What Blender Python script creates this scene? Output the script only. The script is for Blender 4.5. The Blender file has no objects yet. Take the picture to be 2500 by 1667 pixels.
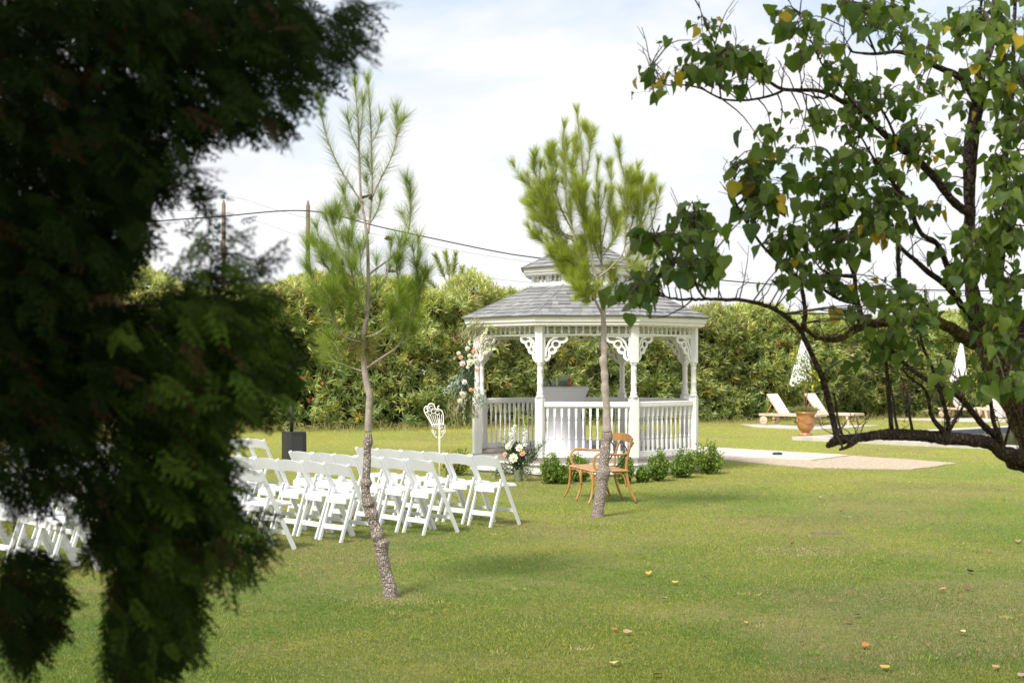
import bpy, math, random
import numpy as np
from mathutils import Vector, Matrix, Quaternion

random.seed(7)
rng = np.random.default_rng(7)
R = math.radians
sc = bpy.context.scene
C = sc.collection

# ------------------------------------------------------------------ camera, sky, sun, exposure
FPX, HU, HV, CH = 3472.0, 1250.0, 897.0, 1.8
cam_d = bpy.data.cameras.new('camera')
cam_d.sensor_width = 36.0
cam_d.lens = 36.0 * FPX / 2500.0
cam_d.shift_y = 63.5 / 2500.0
cam_d.clip_start = 0.05
cam_d.clip_end = 3000
cam_d.dof.use_dof = True
cam_d.dof.focus_distance = 16.0
cam_d.dof.aperture_fstop = 9.0
cam = bpy.data.objects.new('camera', cam_d)
cam.location = (0, 0, CH)
cam.rotation_euler = (R(90), 0, 0)
C.objects.link(cam)
sc.camera = cam

SUN_AZ_BACK_LEFT, SUN_EL = R(34), R(50)     # the sun stands behind the camera, to its left
sdir = Vector((-math.sin(SUN_AZ_BACK_LEFT) * math.cos(SUN_EL), -math.cos(SUN_AZ_BACK_LEFT) * math.cos(SUN_EL), math.sin(SUN_EL)))
sl = bpy.data.lights.new('sun', 'SUN')
sl.energy = 2.6
sl.angle = R(14)
sl.color = (1.0, 0.95, 0.86)
so = bpy.data.objects.new('sun', sl)
so.rotation_euler = sdir.to_track_quat('Z', 'Y').to_euler()
so.location = (0, 0, 30)
C.objects.link(so)

w = bpy.data.worlds.new("World")
sc.world = w
w.use_nodes = True
nt = w.node_tree
nt.nodes.clear()
def N(nt, t, **kw):
    n = nt.nodes.new(t)
    for k, v in kw.items():
        if hasattr(n, k): setattr(n, k, v)
        else: n.inputs[k].default_value = v
    return n
sky = N(nt, 'ShaderNodeTexSky', sky_type='NISHITA')
sky.sun_disc = False
sky.sun_elevation = SUN_EL
sky.sun_rotation = math.atan2(sdir.x, sdir.y)
sky.air_density = 1.0; sky.dust_density = 1.5; sky.ozone_density = 1.0
bgs = N(nt, 'ShaderNodeBackground'); bgs.inputs['Strength'].default_value = 0.10
nt.links.new(sky.outputs[0], bgs.inputs['Color'])
tc = N(nt, 'ShaderNodeTexCoord')
mp = N(nt, 'ShaderNodeMapping'); mp.inputs['Scale'].default_value = (1.6, 1.6, 4.2); mp.inputs['Location'].default_value = (0.35, 0.1, 0.2)
nt.links.new(tc.outputs['Generated'], mp.inputs['Vector'])
n1 = N(nt, 'ShaderNodeTexNoise'); n1.inputs['Scale'].default_value = 2.2; n1.inputs['Detail'].default_value = 9; n1.inputs['Roughness'].default_value = 0.52; n1.inputs['Distortion'].default_value = 0.3
nt.links.new(mp.outputs[0], n1.inputs['Vector'])
cr = N(nt, 'ShaderNodeValToRGB')
cr.color_ramp.elements[0].position = 0.385; cr.color_ramp.elements[0].color = (0.52, 0.52, 0.52, 1)
cr.color_ramp.elements[1].position = 0.51; cr.color_ramp.elements[1].color = (1, 1, 1, 1)
nt.links.new(n1.outputs['Fac'], cr.inputs[0])
# below about 8 degrees the cloud deck closes
sep = N(nt, 'ShaderNodeSeparateXYZ'); nt.links.new(tc.outputs['Generated'], sep.inputs[0])
mr = N(nt, 'ShaderNodeMapRange'); mr.inputs['From Min'].default_value = 0.10; mr.inputs['From Max'].default_value = 0.23; mr.inputs['To Min'].default_value = 0.93; mr.inputs['To Max'].default_value = 0.0
nt.links.new(sep.outputs['Z'], mr.inputs['Value'])
mx = N(nt, 'ShaderNodeMath', operation='MAXIMUM'); nt.links.new(cr.outputs[0], mx.inputs[0]); nt.links.new(mr.outputs[0], mx.inputs[1])
n2 = N(nt, 'ShaderNodeTexNoise'); n2.inputs['Scale'].default_value = 4.5; n2.inputs['Detail'].default_value = 10; n2.inputs['Roughness'].default_value = 0.55
nt.links.new(mp.outputs[0], n2.inputs['Vector'])
cr2 = N(nt, 'ShaderNodeValToRGB')
cr2.color_ramp.elements[0].position = 0.36; cr2.color_ramp.elements[0].color = (0.49, 0.50, 0.53, 1)
cr2.color_ramp.elements[1].position = 0.60; cr2.color_ramp.elements[1].color = (0.56, 0.56, 0.565, 1)
nt.links.new(n2.outputs['Fac'], cr2.inputs[0])
bgc = N(nt, 'ShaderNodeBackground'); bgc.inputs['Strength'].default_value = 0.97
nt.links.new(cr2.outputs[0], bgc.inputs['Color'])
mix = N(nt, 'ShaderNodeMixShader')
nt.links.new(mx.outputs[0], mix.inputs[0]); nt.links.new(bgs.outputs[0], mix.inputs[1]); nt.links.new(bgc.outputs[0], mix.inputs[2])
wo = N(nt, 'ShaderNodeOutputWorld'); nt.links.new(mix.outputs[0], wo.inputs[0])

sc.view_settings.view_transform = 'Standard'
sc.view_settings.look = 'None'
sc.view_settings.gamma = 1
sc.view_settings.use_curve_mapping = False
sc.view_settings.exposure = 1.0
sc.render.engine = 'CYCLES'
cy = sc.cycles
cy.use_denoising = True
cy.max_bounces = 6; cy.diffuse_bounces = 3; cy.glossy_bounces = 3; cy.transmission_bounces = 5; cy.transparent_max_bounces = 6
cy.sample_clamp_indirect = 6.0

# ------------------------------------------------------------------ helpers
def P(u, v, d):
    """a point seen at photo pixel (u, v) at distance d in front of the camera"""
    return Vector(((u - HU) / FPX * d, d, CH - (v - HV) / FPX * d))
def G(u, v):
    """the ground point seen at photo pixel (u, v)"""
    d = CH * FPX / (v - HV)
    return Vector(((u - HU) / FPX * d, d, 0))

def tag(o, label=None, cat=None, group=None, kind=None):
    if label: o['label'] = label
    if cat: o['category'] = cat
    if group: o['group'] = group
    if kind: o['kind'] = kind
    return o
def empty(name, label, cat, loc=(0, 0, 0), rotz=0.0, group=None):
    o = bpy.data.objects.new(name, None)
    o.empty_display_size = 0.1
    o.location = loc; o.rotation_euler = (0, 0, rotz)
    C.objects.link(o)
    return tag(o, label, cat, group)
def link(name, me, mat=None, parent=None, loc=None, rot=None):
    o = bpy.data.objects.new(name, me)
    if mat and not me.materials: me.materials.append(mat)
    C.objects.link(o)
    if parent: o.parent = parent
    if loc is not None: o.location = loc
    if rot is not None: o.rotation_euler = rot
    return o
def copy_tree(src, parent=None, loc=None, rotz=None):
    c = src.copy(); C.objects.link(c); c.parent = parent
    if loc is not None: c.location = loc
    if rotz is not None: c.rotation_euler = (0, 0, rotz)
    for ch in list(src.children): copy_tree(ch, c)
    return c

class MB:
    def __init__(s): s.v = []; s.f = []; s.sm = []
    def add(s, vs, fs, smooth=False):
        b = len(s.v); s.v += [tuple(x) for x in vs]; s.f += [tuple(b + i for i in f) for f in fs]; s.sm += [smooth] * len(fs); return s
    def box(s, c, d, rotz=0.0, M=None):
        x, y, z = d[0] / 2, d[1] / 2, d[2] / 2
        vs = [Vector(p) for p in ((-x,-y,-z),(x,-y,-z),(x,y,-z),(-x,y,-z),(-x,-y,z),(x,-y,z),(x,y,z),(-x,y,z))]
        if rotz: m = Matrix.Rotation(rotz, 3, 'Z'); vs = [m @ p for p in vs]
        if M is not None: vs = [M @ p for p in vs]
        vs = [p + Vector(c) for p in vs]
        return s.add(vs, [(0,3,2,1),(4,5,6,7),(0,1,5,4),(1,2,6,5),(2,3,7,6),(3,0,4,7)])
    def cbox(s, c, d, ch=0.006, rotz=0.0):
        """box with chamfered vertical edges and chamfered top and bottom"""
        x, y, z = d[0] / 2, d[1] / 2, d[2] / 2
        def ring(k, zz):
            a, b = x - k, y - k
            cc = ch
            return [(-a+cc,-b,zz),(a-cc,-b,zz),(a,-b+cc,zz),(a,b-cc,zz),(a-cc,b,zz),(-a+cc,b,zz),(-a,b-cc,zz),(-a,-b+cc,zz)]
        rings = [ring(ch, -z), ring(0, -z + ch), ring(0, z - ch), ring(ch, z)]
        m = Matrix.Rotation(rotz, 3, 'Z')
        vs = [m @ Vector(p) + Vector(c) for r in rings for p in r]
        fs = []
        for i in range(3):
            for j in range(8):
                fs.append((i*8+j, i*8+(j+1) % 8, (i+1)*8+(j+1) % 8, (i+1)*8+j))
        fs += [tuple(range(7, -1, -1)), tuple(range(24, 32))]
        return s.add(vs, fs)
    def bar(s, p0, p1, wx, wy, ax=(1, 0, 0), ch=0.25):
        """chamfered bar from p0 to p1; wx along ax, wy across"""
        p0, p1 = Vector(p0), Vector(p1); d = (p1 - p0).normalized()
        a = Vector(ax); a = (a - d * a.dot(d)).normalized(); b = d.cross(a)
        k = ch * min(wx, wy); x, y = wx / 2, wy / 2
        sec = [(-x+k,-y),(x-k,-y),(x,-y+k),(x,y-k),(x-k,y),(-x+k,y),(-x,y-k),(-x,-y+k)]
        vs = []
        for p, sh in ((p0, .8), (p0 + d * k, 1), (p1 - d * k, 1), (p1, .8)):
            vs += [p + a * u * sh + b * v * sh for u, v in sec]
        fs = []
        for i in range(3):
            for j in range(8): fs.append((i*8+j, i*8+(j+1) % 8, (i+1)*8+(j+1) % 8, (i+1)*8+j))
        fs += [tuple(range(7, -1, -1)), tuple(range(24, 32))]
        return s.add(vs, fs)
    def lathe(s, prof, c=(0, 0, 0), n=12, smooth=True, M=None, phase=0.0):
        vs = []
        for r, z in prof:
            for j in range(n):
                a = 2 * math.pi * j / n + phase
                p = Vector((r * math.cos(a), r * math.sin(a), z))
                if M is not None: p = M @ p
                vs.append(p + Vector(c))
        fs = []
        for i in range(len(prof) - 1):
            for j in range(n): fs.append((i*n+j, i*n+(j+1) % n, (i+1)*n+(j+1) % n, (i+1)*n+j))
        fs += [tuple(range(n-1, -1, -1)), tuple(range((len(prof)-1)*n, len(prof)*n))]
        return s.add(vs, fs, smooth)
    def tube(s, pts, rad, n=8, smooth=True, jit=0.0):
        pts = [Vector(p) for p in pts]
        if not hasattr(rad, '__len__'): rad = [rad] * len(pts)
        t = (pts[1] - pts[0]).normalized()
        a = t.orthogonal().normalized()
        vs = []
        for i, p in enumerate(pts):
            if i == 0: tt = pts[1] - pts[0]
            elif i == len(pts) - 1: tt = pts[-1] - pts[-2]
            else: tt = pts[i+1] - pts[i-1]
            if tt.length < 1e-9: tt = t
            tt = tt.normalized()
            a = a - tt * a.dot(tt)
            if a.length < 1e-6: a = tt.orthogonal()
            a.normalize(); b = tt.cross(a); t = tt
            for j in range(n):
                th = 2 * math.pi * j / n
                r = rad[i] * (1 + (random.uniform(-jit, jit) if jit else 0))
                vs.append(p + a * (r * math.cos(th)) + b * (r * math.sin(th)))
        fs = []
        m = len(pts)
        for i in range(m - 1):
            for j in range(n): fs.append((i*n+j, i*n+(j+1) % n, (i+1)*n+(j+1) % n, (i+1)*n+j))
        fs += [tuple(range(n-1, -1, -1)), tuple(range((m-1)*n, m*n))]
        return s.add(vs, fs, smooth)
    def prism(s, poly, z0, z1, M=None):
        """extrude a CCW xy polygon from z0 to z1"""
        n = len(poly)
        vs = [Vector((x, y, z0)) for x, y in poly] + [Vector((x, y, z1)) for x, y in poly]
        if M is not None: vs = [M @ v for v in vs]
        fs = [tuple(range(n-1, -1, -1)), tuple(range(n, 2*n))] + [(i, (i+1) % n, n+(i+1) % n, n+i) for i in range(n)]
        return s.add(vs, fs)
    def ribbon(s, path, width, thick):
        """flat band in the xz plane following path [(x, z)], thickness along y"""
        n = len(path); L = []; Rr = []
        for i, (x, z) in enumerate(path):
            x0, z0 = path[max(0, i-1)]; x1, z1 = path[min(n-1, i+1)]
            dx, dz = x1 - x0, z1 - z0; l = math.hypot(dx, dz) or 1
            nx, nz = -dz / l * width / 2, dx / l * width / 2
            L.append((x+nx, z+nz)); Rr.append((x-nx, z-nz))
        vs = []
        for (a, b), (c, d) in zip(L, Rr):
            vs += [(a, -thick/2, b), (c, -thick/2, d), (c, thick/2, d), (a, thick/2, b)]
        fs = []
        for i in range(n-1):
            for j in range(4): fs.append((i*4+j, i*4+(j+1) % 4, (i+1)*4+(j+1) % 4, (i+1)*4+j))
        fs += [(3, 2, 1, 0), ((n-1)*4, (n-1)*4+1, (n-1)*4+2, (n-1)*4+3)]
        return s.add(vs, fs)
    def mesh(s, name):
        me = bpy.data.meshes.new(name)
        me.from_pydata(s.v, [], s.f)
        me.polygons.foreach_set('use_smooth', s.sm)
        me.update()
        return me
    def build(s, name, mat, parent=None, loc=None, rot=None):
        return link(name, s.mesh(name), mat, parent, loc, rot)

def cr_path(pts, k=5):
    """Catmull-Rom through tuples of any length"""
    a = [np.array(p, float) for p in pts]
    if len(a) < 3: 
        return [tuple(a[0] + (a[-1]-a[0]) * t) for t in np.linspace(0, 1, k+1)]
    a = [2*a[0]-a[1]] + a + [2*a[-1]-a[-2]]
    out = []
    for i in range(1, len(a) - 2):
        for j in range(k):
            t = j / k
            out.append(tuple(0.5*((2*a[i]) + (-a[i-1]+a[i+1])*t + (2*a[i-1]-5*a[i]+4*a[i+1]-a[i+2])*t*t + (-a[i-1]+3*a[i]-3*a[i+1]+a[i+2])*t**3)))
    out.append(tuple(a[-2]))
    return out

def np_mesh(name, V, F, tint=None):
    """V (n,3), F (m,k) all faces with k corners, tint (n,3)"""
    me = bpy.data.meshes.new(name)
    V = np.ascontiguousarray(V, np.float32); F = np.ascontiguousarray(F, np.int32)
    m, k = F.shape
    me.vertices.add(len(V)); me.vertices.foreach_set('co', V.ravel())
    me.loops.add(m * k); me.loops.foreach_set('vertex_index', F.ravel())
    me.polygons.add(m)
    me.polygons.foreach_set('loop_start', np.arange(0, m*k, k, dtype=np.int32))
    try: me.polygons.foreach_set('loop_total', np.full(m, k, np.int32))
    except Exception: pass
    if tint is not None:
        ca = me.attributes.new('tint', 'FLOAT_COLOR', 'POINT')
        T = np.ones((len(V), 4), np.float32); T[:, :3] = tint
        ca.data.foreach_set('color', T.ravel())
    me.update(calc_edges=True)
    return me
def unit(a):
    return a / np.maximum(np.linalg.norm(a, axis=-1, keepdims=True), 1e-9)
def scatter(tv, tf, pos, axis, normal, size, tint):
    """copies of a template (x across, y along the axis, z the normal) merged into arrays"""
    n, k = len(pos), len(tv)
    y = unit(axis); z = normal - (normal * y).sum(1, keepdims=True) * y; z = unit(z); x = np.cross(y, z)
    size = np.asarray(size)
    if size.ndim == 1: size = np.repeat(size[:, None], 3, 1)
    s = size[:, None, :] * tv[None]
    V = pos[:, None, :] + s[..., 0:1] * x[:, None] + s[..., 1:2] * y[:, None] + s[..., 2:3] * z[:, None]
    F = (tf[None] + (np.arange(n) * k)[:, None, None]).reshape(-1, tf.shape[1])
    T = np.repeat(tint, k, axis=0)
    return V.reshape(-1, 3), F, T
def rand_dirs(n):
    return unit(rng.normal(size=(n, 3)))
def join_arrays(parts):
    V, F, T, b = [], [], [], 0
    for v, f, t in parts:
        V.append(v); F.append(f + b); T.append(t); b += len(v)
    return np.concatenate(V), np.concatenate(F), np.concatenate(T)

# ------------------------------------------------------------------ materials
def mat(name, col, rough=0.6, col2=None, nscale=8.0, bump=0.0, bscale=40.0, metal=0.0, stretch=(1, 1, 1), spec=0.5, coords='Object', detail=6, dist=0.01, lo=.35, hi=.65):
    m = bpy.data.materials.new(name); m.use_nodes = True
    t = m.node_tree; b = t.nodes['Principled BSDF']
    b.inputs['Base Color'].default_value = (*col, 1); b.inputs['Roughness'].default_value = rough
    b.inputs['Metallic'].default_value = metal; b.inputs['Specular IOR Level'].default_value = spec
    tcn = N(t, 'ShaderNodeTexCoord'); mpn = N(t, 'ShaderNodeMapping'); mpn.inputs['Scale'].default_value = stretch
    t.links.new(tcn.outputs[coords], mpn.inputs['Vector'])
    if col2 is not None:
        nn = N(t, 'ShaderNodeTexNoise'); nn.inputs['Scale'].default_value = nscale; nn.inputs['Detail'].default_value = detail
        t.links.new(mpn.outputs[0], nn.inputs['Vector'])
        r = N(t, 'ShaderNodeValToRGB'); r.color_ramp.elements[0].position = lo; r.color_ramp.elements[1].position = hi
        r.color_ramp.elements[0].color = (*col, 1); r.color_ramp.elements[1].color = (*col2, 1)
        t.links.new(nn.outputs['Fac'], r.inputs[0]); t.links.new(r.outputs[0], b.inputs['Base Color'])
    if bump:
        nb = N(t, 'ShaderNodeTexNoise'); nb.inputs['Scale'].default_value = bscale; nb.inputs['Detail'].default_value = 8
        t.links.new(mpn.outputs[0], nb.inputs['Vector'])
        bp = N(t, 'ShaderNodeBump'); bp.inputs['Strength'].default_value = bump; bp.inputs['Distance'].default_value = dist
        t.links.new(nb.outputs['Fac'], bp.inputs['Height']); t.links.new(bp.outputs[0], b.inputs['Normal'])
    return m
def leaf_mat(name, col=None, col2=None, trans=0.35, rough=0.45, spec=0.4, gain=1.0, nscale=None):
    """leaf: colour from the 'tint' attribute, or from per-object random between two colours"""
    m = bpy.data.materials.new(name); m.use_nodes = True
    t = m.node_tree; b = t.nodes['Principled BSDF']; out = t.nodes['Material Output']
    b.inputs['Roughness'].default_value = rough; b.inputs['Specular IOR Level'].default_value = spec
    if col is None:
        a = N(t, 'ShaderNodeAttribute', attribute_name='tint'); src = a.outputs['Color']
    else:
        oi = N(t, 'ShaderNodeObjectInfo'); mxn = N(t, 'ShaderNodeMix', data_type='RGBA')
        mxn.inputs[6].default_value = (*col, 1); mxn.inputs[7].default_value = (*col2, 1)
        t.links.new(oi.outputs['Random'], mxn.inputs[0]); src = mxn.outputs[2]
    if nscale:
        tcn = N(t, 'ShaderNodeTexCoord'); nn = N(t, 'ShaderNodeTexNoise'); nn.inputs['Scale'].default_value = nscale; nn.inputs['Detail'].default_value = 4
        t.links.new(tcn.outputs['Object'], nn.inputs['Vector'])
        mrn = N(t, 'ShaderNodeMapRange'); mrn.inputs['From Min'].default_value = .3; mrn.inputs['From Max'].default_value = .7; mrn.inputs['To Min'].default_value = .7; mrn.inputs['To Max'].default_value = 1.3
        t.links.new(nn.outputs['Fac'], mrn.inputs['Value'])
        vm = N(t, 'ShaderNodeVectorMath', operation='SCALE'); t.links.new(src, vm.inputs[0]); t.links.new(mrn.outputs[0], vm.inputs['Scale']); src = vm.outputs[0]
    t.links.new(src, b.inputs['Base Color'])
    tr = N(t, 'ShaderNodeBsdfTranslucent')
    vm2 = N(t, 'ShaderNodeVectorMath', operation='MULTIPLY'); vm2.inputs[1].default_value = (1.05, 1.2, 0.6)
    t.links.new(src, vm2.inputs[0]); t.links.new(vm2.outputs[0], tr.inputs['Color'])
    ms = N(t, 'ShaderNodeMixShader'); ms.inputs[0].default_value = trans
    t.links.new(b.outputs[0], ms.inputs[1]); t.links.new(tr.outputs[0], ms.inputs[2]); t.links.new(ms.outputs[0], out.inputs['Surface'])
    return m
def grass_mat(name, blade=False):
    m = bpy.data.materials.new(name); m.use_nodes = True
    t = m.node_tree; b = t.nodes['Principled BSDF']; out = t.nodes['Material Output']
    b.inputs['Roughness'].default_value = 0.7; b.inputs['Specular IOR Level'].default_value = 0.2
    g = N(t, 'ShaderNodeNewGeometry')
    def noise(scale, detail=4, rough=.5):
        n = N(t, 'ShaderNodeTexNoise'); n.inputs['Scale'].default_value = scale; n.inputs['Detail'].default_value = detail; n.inputs['Roughness'].default_value = rough
        t.links.new(g.outputs['Position'], n.inputs['Vector']); return n
    def ramp(n, p0, c0, p1, c1):
        r = N(t, 'ShaderNodeValToRGB'); e = r.color_ramp.elements
        e[0].position = p0; e[0].color = (*c0, 1); e[1].position = p1; e[1].color = (*c1, 1)
        t.links.new(n.outputs['Fac'], r.inputs[0]); return r
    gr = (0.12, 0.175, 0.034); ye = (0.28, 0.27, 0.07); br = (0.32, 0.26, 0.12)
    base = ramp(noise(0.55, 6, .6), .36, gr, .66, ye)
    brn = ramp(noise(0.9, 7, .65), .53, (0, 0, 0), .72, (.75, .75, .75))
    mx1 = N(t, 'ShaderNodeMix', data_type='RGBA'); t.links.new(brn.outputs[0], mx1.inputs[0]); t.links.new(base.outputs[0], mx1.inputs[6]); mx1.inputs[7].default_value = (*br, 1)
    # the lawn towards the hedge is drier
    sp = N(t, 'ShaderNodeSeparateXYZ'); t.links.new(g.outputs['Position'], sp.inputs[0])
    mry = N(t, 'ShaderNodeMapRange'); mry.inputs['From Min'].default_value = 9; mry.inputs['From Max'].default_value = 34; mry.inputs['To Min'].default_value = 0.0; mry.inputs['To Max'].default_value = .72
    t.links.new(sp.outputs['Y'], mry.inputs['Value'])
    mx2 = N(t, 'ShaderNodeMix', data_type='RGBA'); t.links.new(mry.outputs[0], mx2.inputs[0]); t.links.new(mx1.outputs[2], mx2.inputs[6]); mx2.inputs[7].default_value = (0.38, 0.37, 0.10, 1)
    fine = noise(14 if not blade else 90, 8, .75)
    mrf = N(t, 'ShaderNodeMapRange'); mrf.inputs['From Min'].default_value = .3; mrf.inputs['From Max'].default_value = .7; mrf.inputs['To Min'].default_value = .62 if not blade else .6; mrf.inputs['To Max'].default_value = 1.3 if not blade else 1.6
    t.links.new(fine.outputs['Fac'], mrf.inputs['Value'])
    vm = N(t, 'ShaderNodeVectorMath', operation='SCALE'); t.links.new(mx2.outputs[2], vm.inputs[0]); t.links.new(mrf.outputs[0], vm.inputs['Scale'])
    t.links.new(vm.outputs[0], b.inputs['Base Color'])
    if blade:
        tr = N(t, 'ShaderNodeBsdfTranslucent'); t.links.new(vm.outputs[0], tr.inputs['Color'])
        ms = N(t, 'ShaderNodeMixShader'); ms.inputs[0].default_value = .3
        t.links.new(b.outputs[0], ms.inputs[1]); t.links.new(tr.outputs[0], ms.inputs[2]); t.links.new(ms.outputs[0], out.inputs['Surface'])
    else:
        nb = noise(30, 8, .8)
        bp = N(t, 'ShaderNodeBump'); bp.inputs['Strength'].default_value = .9; bp.inputs['Distance'].default_value = .05
        t.links.new(nb.outputs['Fac'], bp.inputs['Height']); t.links.new(bp.outputs[0], b.inputs['Normal'])
    return m
def bark_mat(name, a, bcol, sc_, ring=False, bump=1.0, dist=.02):
    m = mat(name, a, .9, bcol, nscale=sc_ * .6, spec=.15)
    t = m.node_tree; b = t.nodes['Principled BSDF']
    tcn = N(t, 'ShaderNodeTexCoord'); mpn = N(t, 'ShaderNodeMapping'); mpn.inputs['Scale'].default_value = (1, 1, .45) if not ring else (1, 1, 2.2)
    t.links.new(tcn.outputs['Object'], mpn.inputs['Vector'])
    v = N(t, 'ShaderNodeTexVoronoi', feature='DISTANCE_TO_EDGE'); v.inputs['Scale'].default_value = sc_ * 2.2
    nn = N(t, 'ShaderNodeTexNoise'); nn.inputs['Scale'].default_value = sc_ * 3; nn.inputs['Detail'].default_value = 8
    t.links.new(mpn.outputs[0], v.inputs['Vector']); t.links.new(mpn.outputs[0], nn.inputs['Vector'])
    mr_ = N(t, 'ShaderNodeMapRange'); mr_.inputs['From Max'].default_value = .25; t.links.new(v.outputs['Distance'], mr_.inputs['Value'])
    ad = N(t, 'ShaderNodeMath', operation='ADD'); t.links.new(mr_.outputs[0], ad.inputs[0]); t.links.new(nn.outputs['Fac'], ad.inputs[1])
    bp = N(t, 'ShaderNodeBump'); bp.inputs['Strength'].default_value = bump; bp.inputs['Distance'].default_value = dist
    t.links.new(ad.outputs[0], bp.inputs['Height']); t.links.new(bp.outputs[0], b.inputs['Normal'])
    # cracks are darker wood
    ramp = [n for n in t.nodes if n.type == 'VALTORGB'][0]
    mm = N(t, 'ShaderNodeMix', data_type='RGBA', blend_type='MULTIPLY'); mm.inputs[0].default_value = .45 if 'pine' in name else .75
    r2 = N(t, 'ShaderNodeValToRGB'); r2.color_ramp.elements[0].color = (.5, .45, .42, 1); r2.color_ramp.elements[1].position = .35
    t.links.new(mr_.outputs[0], r2.inputs[0])
    t.links.new(ramp.outputs[0], mm.inputs[6]); t.links.new(r2.outputs[0], mm.inputs[7]); t.links.new(mm.outputs[2], b.inputs['Base Color'])
    return m

M = {}
M['white_paint'] = mat('white_paint', (0.83, 0.82, 0.80), .42, (0.72, 0.70, 0.66), lo=.52, hi=.85, nscale=5, bump=.08, bscale=60)
M['chair_white'] = mat('chair_resin', (0.80, 0.81, 0.83), .35, (0.77, 0.78, 0.80), nscale=6, bump=.04, bscale=90)
M['deck'] = mat('deck_boards', (0.36, 0.32, 0.28), .8, (0.25, 0.22, 0.19), nscale=3, stretch=(1, 14, 14), bump=.3, bscale=20)
M['stone'] = mat('base_stone', (0.55, 0.49, 0.40), .85, (0.42, 0.37, 0.30), nscale=9, bump=.4)
M['concrete'] = mat('pale_concrete', (0.60, 0.55, 0.485), .85, (0.46, 0.415, 0.36), nscale=9, bump=.3, bscale=50, coords='Generated')
M['coping'] = mat('pool_coping', (0.55, 0.51, 0.46), .8, (0.44, 0.41, 0.37), nscale=3, bump=.2)
M['gravel'] = mat('gravel', (0.60, 0.51, 0.38), .9, (0.38, 0.30, 0.21), nscale=26, bump=1, bscale=40, dist=.03, detail=8)
M['blue_tile'] = mat('blue_grey_tile', (0.42, 0.49, 0.53), .5, (0.50, 0.55, 0.57), nscale=2)
M['slate'] = [mat('shingle_grey', c, .92, tuple(x * .72 for x in c), nscale=45, bump=.8, bscale=160, dist=.004, spec=.15) for c in ((.27, .272, .277), (.31, .312, .316), (.23, .232, .238), (.35, .35, .35))]
M['black'] = mat('black_plastic', (0.025, 0.026, 0.03), .5, bump=.2, bscale=150)
M['black_metal'] = mat('black_strap', (0.06, 0.06, 0.065), .35, metal=.6)
M['bentwood'] = mat('bentwood', (0.50, 0.27, 0.09), .38, (0.38, 0.185, 0.055), nscale=5, stretch=(3, 3, 1), bump=.05, bscale=30)
M['seatwood'] = mat('seat_wood', (0.52, 0.31, 0.15), .35, (0.42, 0.23, 0.10), nscale=4, stretch=(1, 10, 1))
M['teak'] = mat('teak', (0.62, 0.50, 0.36), .6, (0.52, 0.40, 0.27), nscale=5, stretch=(1, 8, 8))
M['teak_warm'] = mat('teak_warm', (0.52, 0.27, 0.10), .5, (0.42, 0.2, 0.07), nscale=5)
M['canvas'] = mat('cream_canvas', (0.74, 0.67, 0.60), .85, (0.70, 0.63, 0.56), nscale=4, bump=.15, bscale=200)
M['parasol'] = mat('parasol_cloth', (0.80, 0.79, 0.78), .85, (0.74, 0.73, 0.73), nscale=3, bump=.2, bscale=14)
M['terracotta'] = mat('glazed_terracotta', (0.52, 0.24, 0.085), .28, (0.30, 0.15, 0.06), nscale=5, bump=.15, bscale=12, spec=.6)
M['spandex'] = mat('stretch_cloth', (0.70, 0.70, 0.76), .75, bump=.05, bscale=8)
M['iron_white'] = mat('white_wrought_iron', (0.82, 0.80, 0.74), .45)
M['pole_wood'] = mat('weathered_pole', (0.25, 0.18, 0.135), .85, (0.17, 0.125, 0.1), nscale=7, stretch=(1, 1, .15), bump=.4)
M['cable'] = mat('black_cable', (0.03, 0.03, 0.035), .6)
M['insul'] = mat('green_insulator', (0.06, 0.25, 0.20), .2)
M['water'] = mat('pool_water', (0.018, 0.032, 0.028), .04, spec=.6, bump=.35, bscale=3.5, stretch=(1, 1, 1), dist=.02, coords='Object')
M['pool_wall'] = mat('pool_lining', (0.10, 0.12, 0.15), .5, (0.14, 0.16, 0.19), nscale=4)
M['pine_bark'] = bark_mat('pine_bark', (0.56, 0.49, 0.43), (0.42, 0.34, 0.30), 26, ring=False, bump=1, dist=.018)
M['pine_bark_smooth'] = bark_mat('young_pine_bark', (0.50, 0.44, 0.38), (0.37, 0.31, 0.26), 30, ring=True, bump=.6, dist=.006)
M['apricot_bark'] = bark_mat('dark_bark', (0.15, 0.108, 0.08), (0.085, 0.062, 0.048), 30, bump=1, dist=.015)
M['lichen_bark'] = bark_mat('lichen_bark', (0.13, 0.095, 0.05), (0.24, 0.17, 0.035), 22, bump=1, dist=.015)
M['twig'] = mat('twig_bark', (0.16, 0.12, 0.10), .85, (0.10, 0.075, 0.06), nscale=20)
M['needle'] = leaf_mat('pine_needles', trans=.35, rough=.5, spec=.25)
M['foliage'] = leaf_mat('foliage', trans=.30, rough=.42, spec=.45)
M['conifer'] = leaf_mat('conifer_foliage', trans=.12, rough=.9, spec=.04)
M['ap_leaf'] = leaf_mat('apricot_leaf', (.060, .120, .018), (.20, .27, .04), trans=.42, rough=.45, spec=.3, nscale=28)
M['ap_yellow'] = leaf_mat('apricot_leaf_yellow', (.62, .40, .02), (.50, .42, .05), trans=.45, rough=.5, nscale=28)
M['ap_leaf_s'] = leaf_mat('apricot_leaf_joined', trans=.40, rough=.45, spec=.3)
M['dead'] = {}
for k_, c_ in dict(yellow=(.60, .38, .06), orange=(.50, .17, .035), tan=(.42, .27, .14), brown=(.20, .08, .04), cream=(.62, .48, .22), white=(.75, .75, .73), pink=(.40, .27, .22)).items():
    M['dead'][k_] = mat('fallen_leaf_' + k_, c_, .65, tuple(x * .7 for x in c_), nscale=18, bump=.3, bscale=30)
M['lawn'] = grass_mat('lawn_turf'); M['blade'] = leaf_mat('grass_blades', trans=.3, rough=.6, spec=.25)
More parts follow.
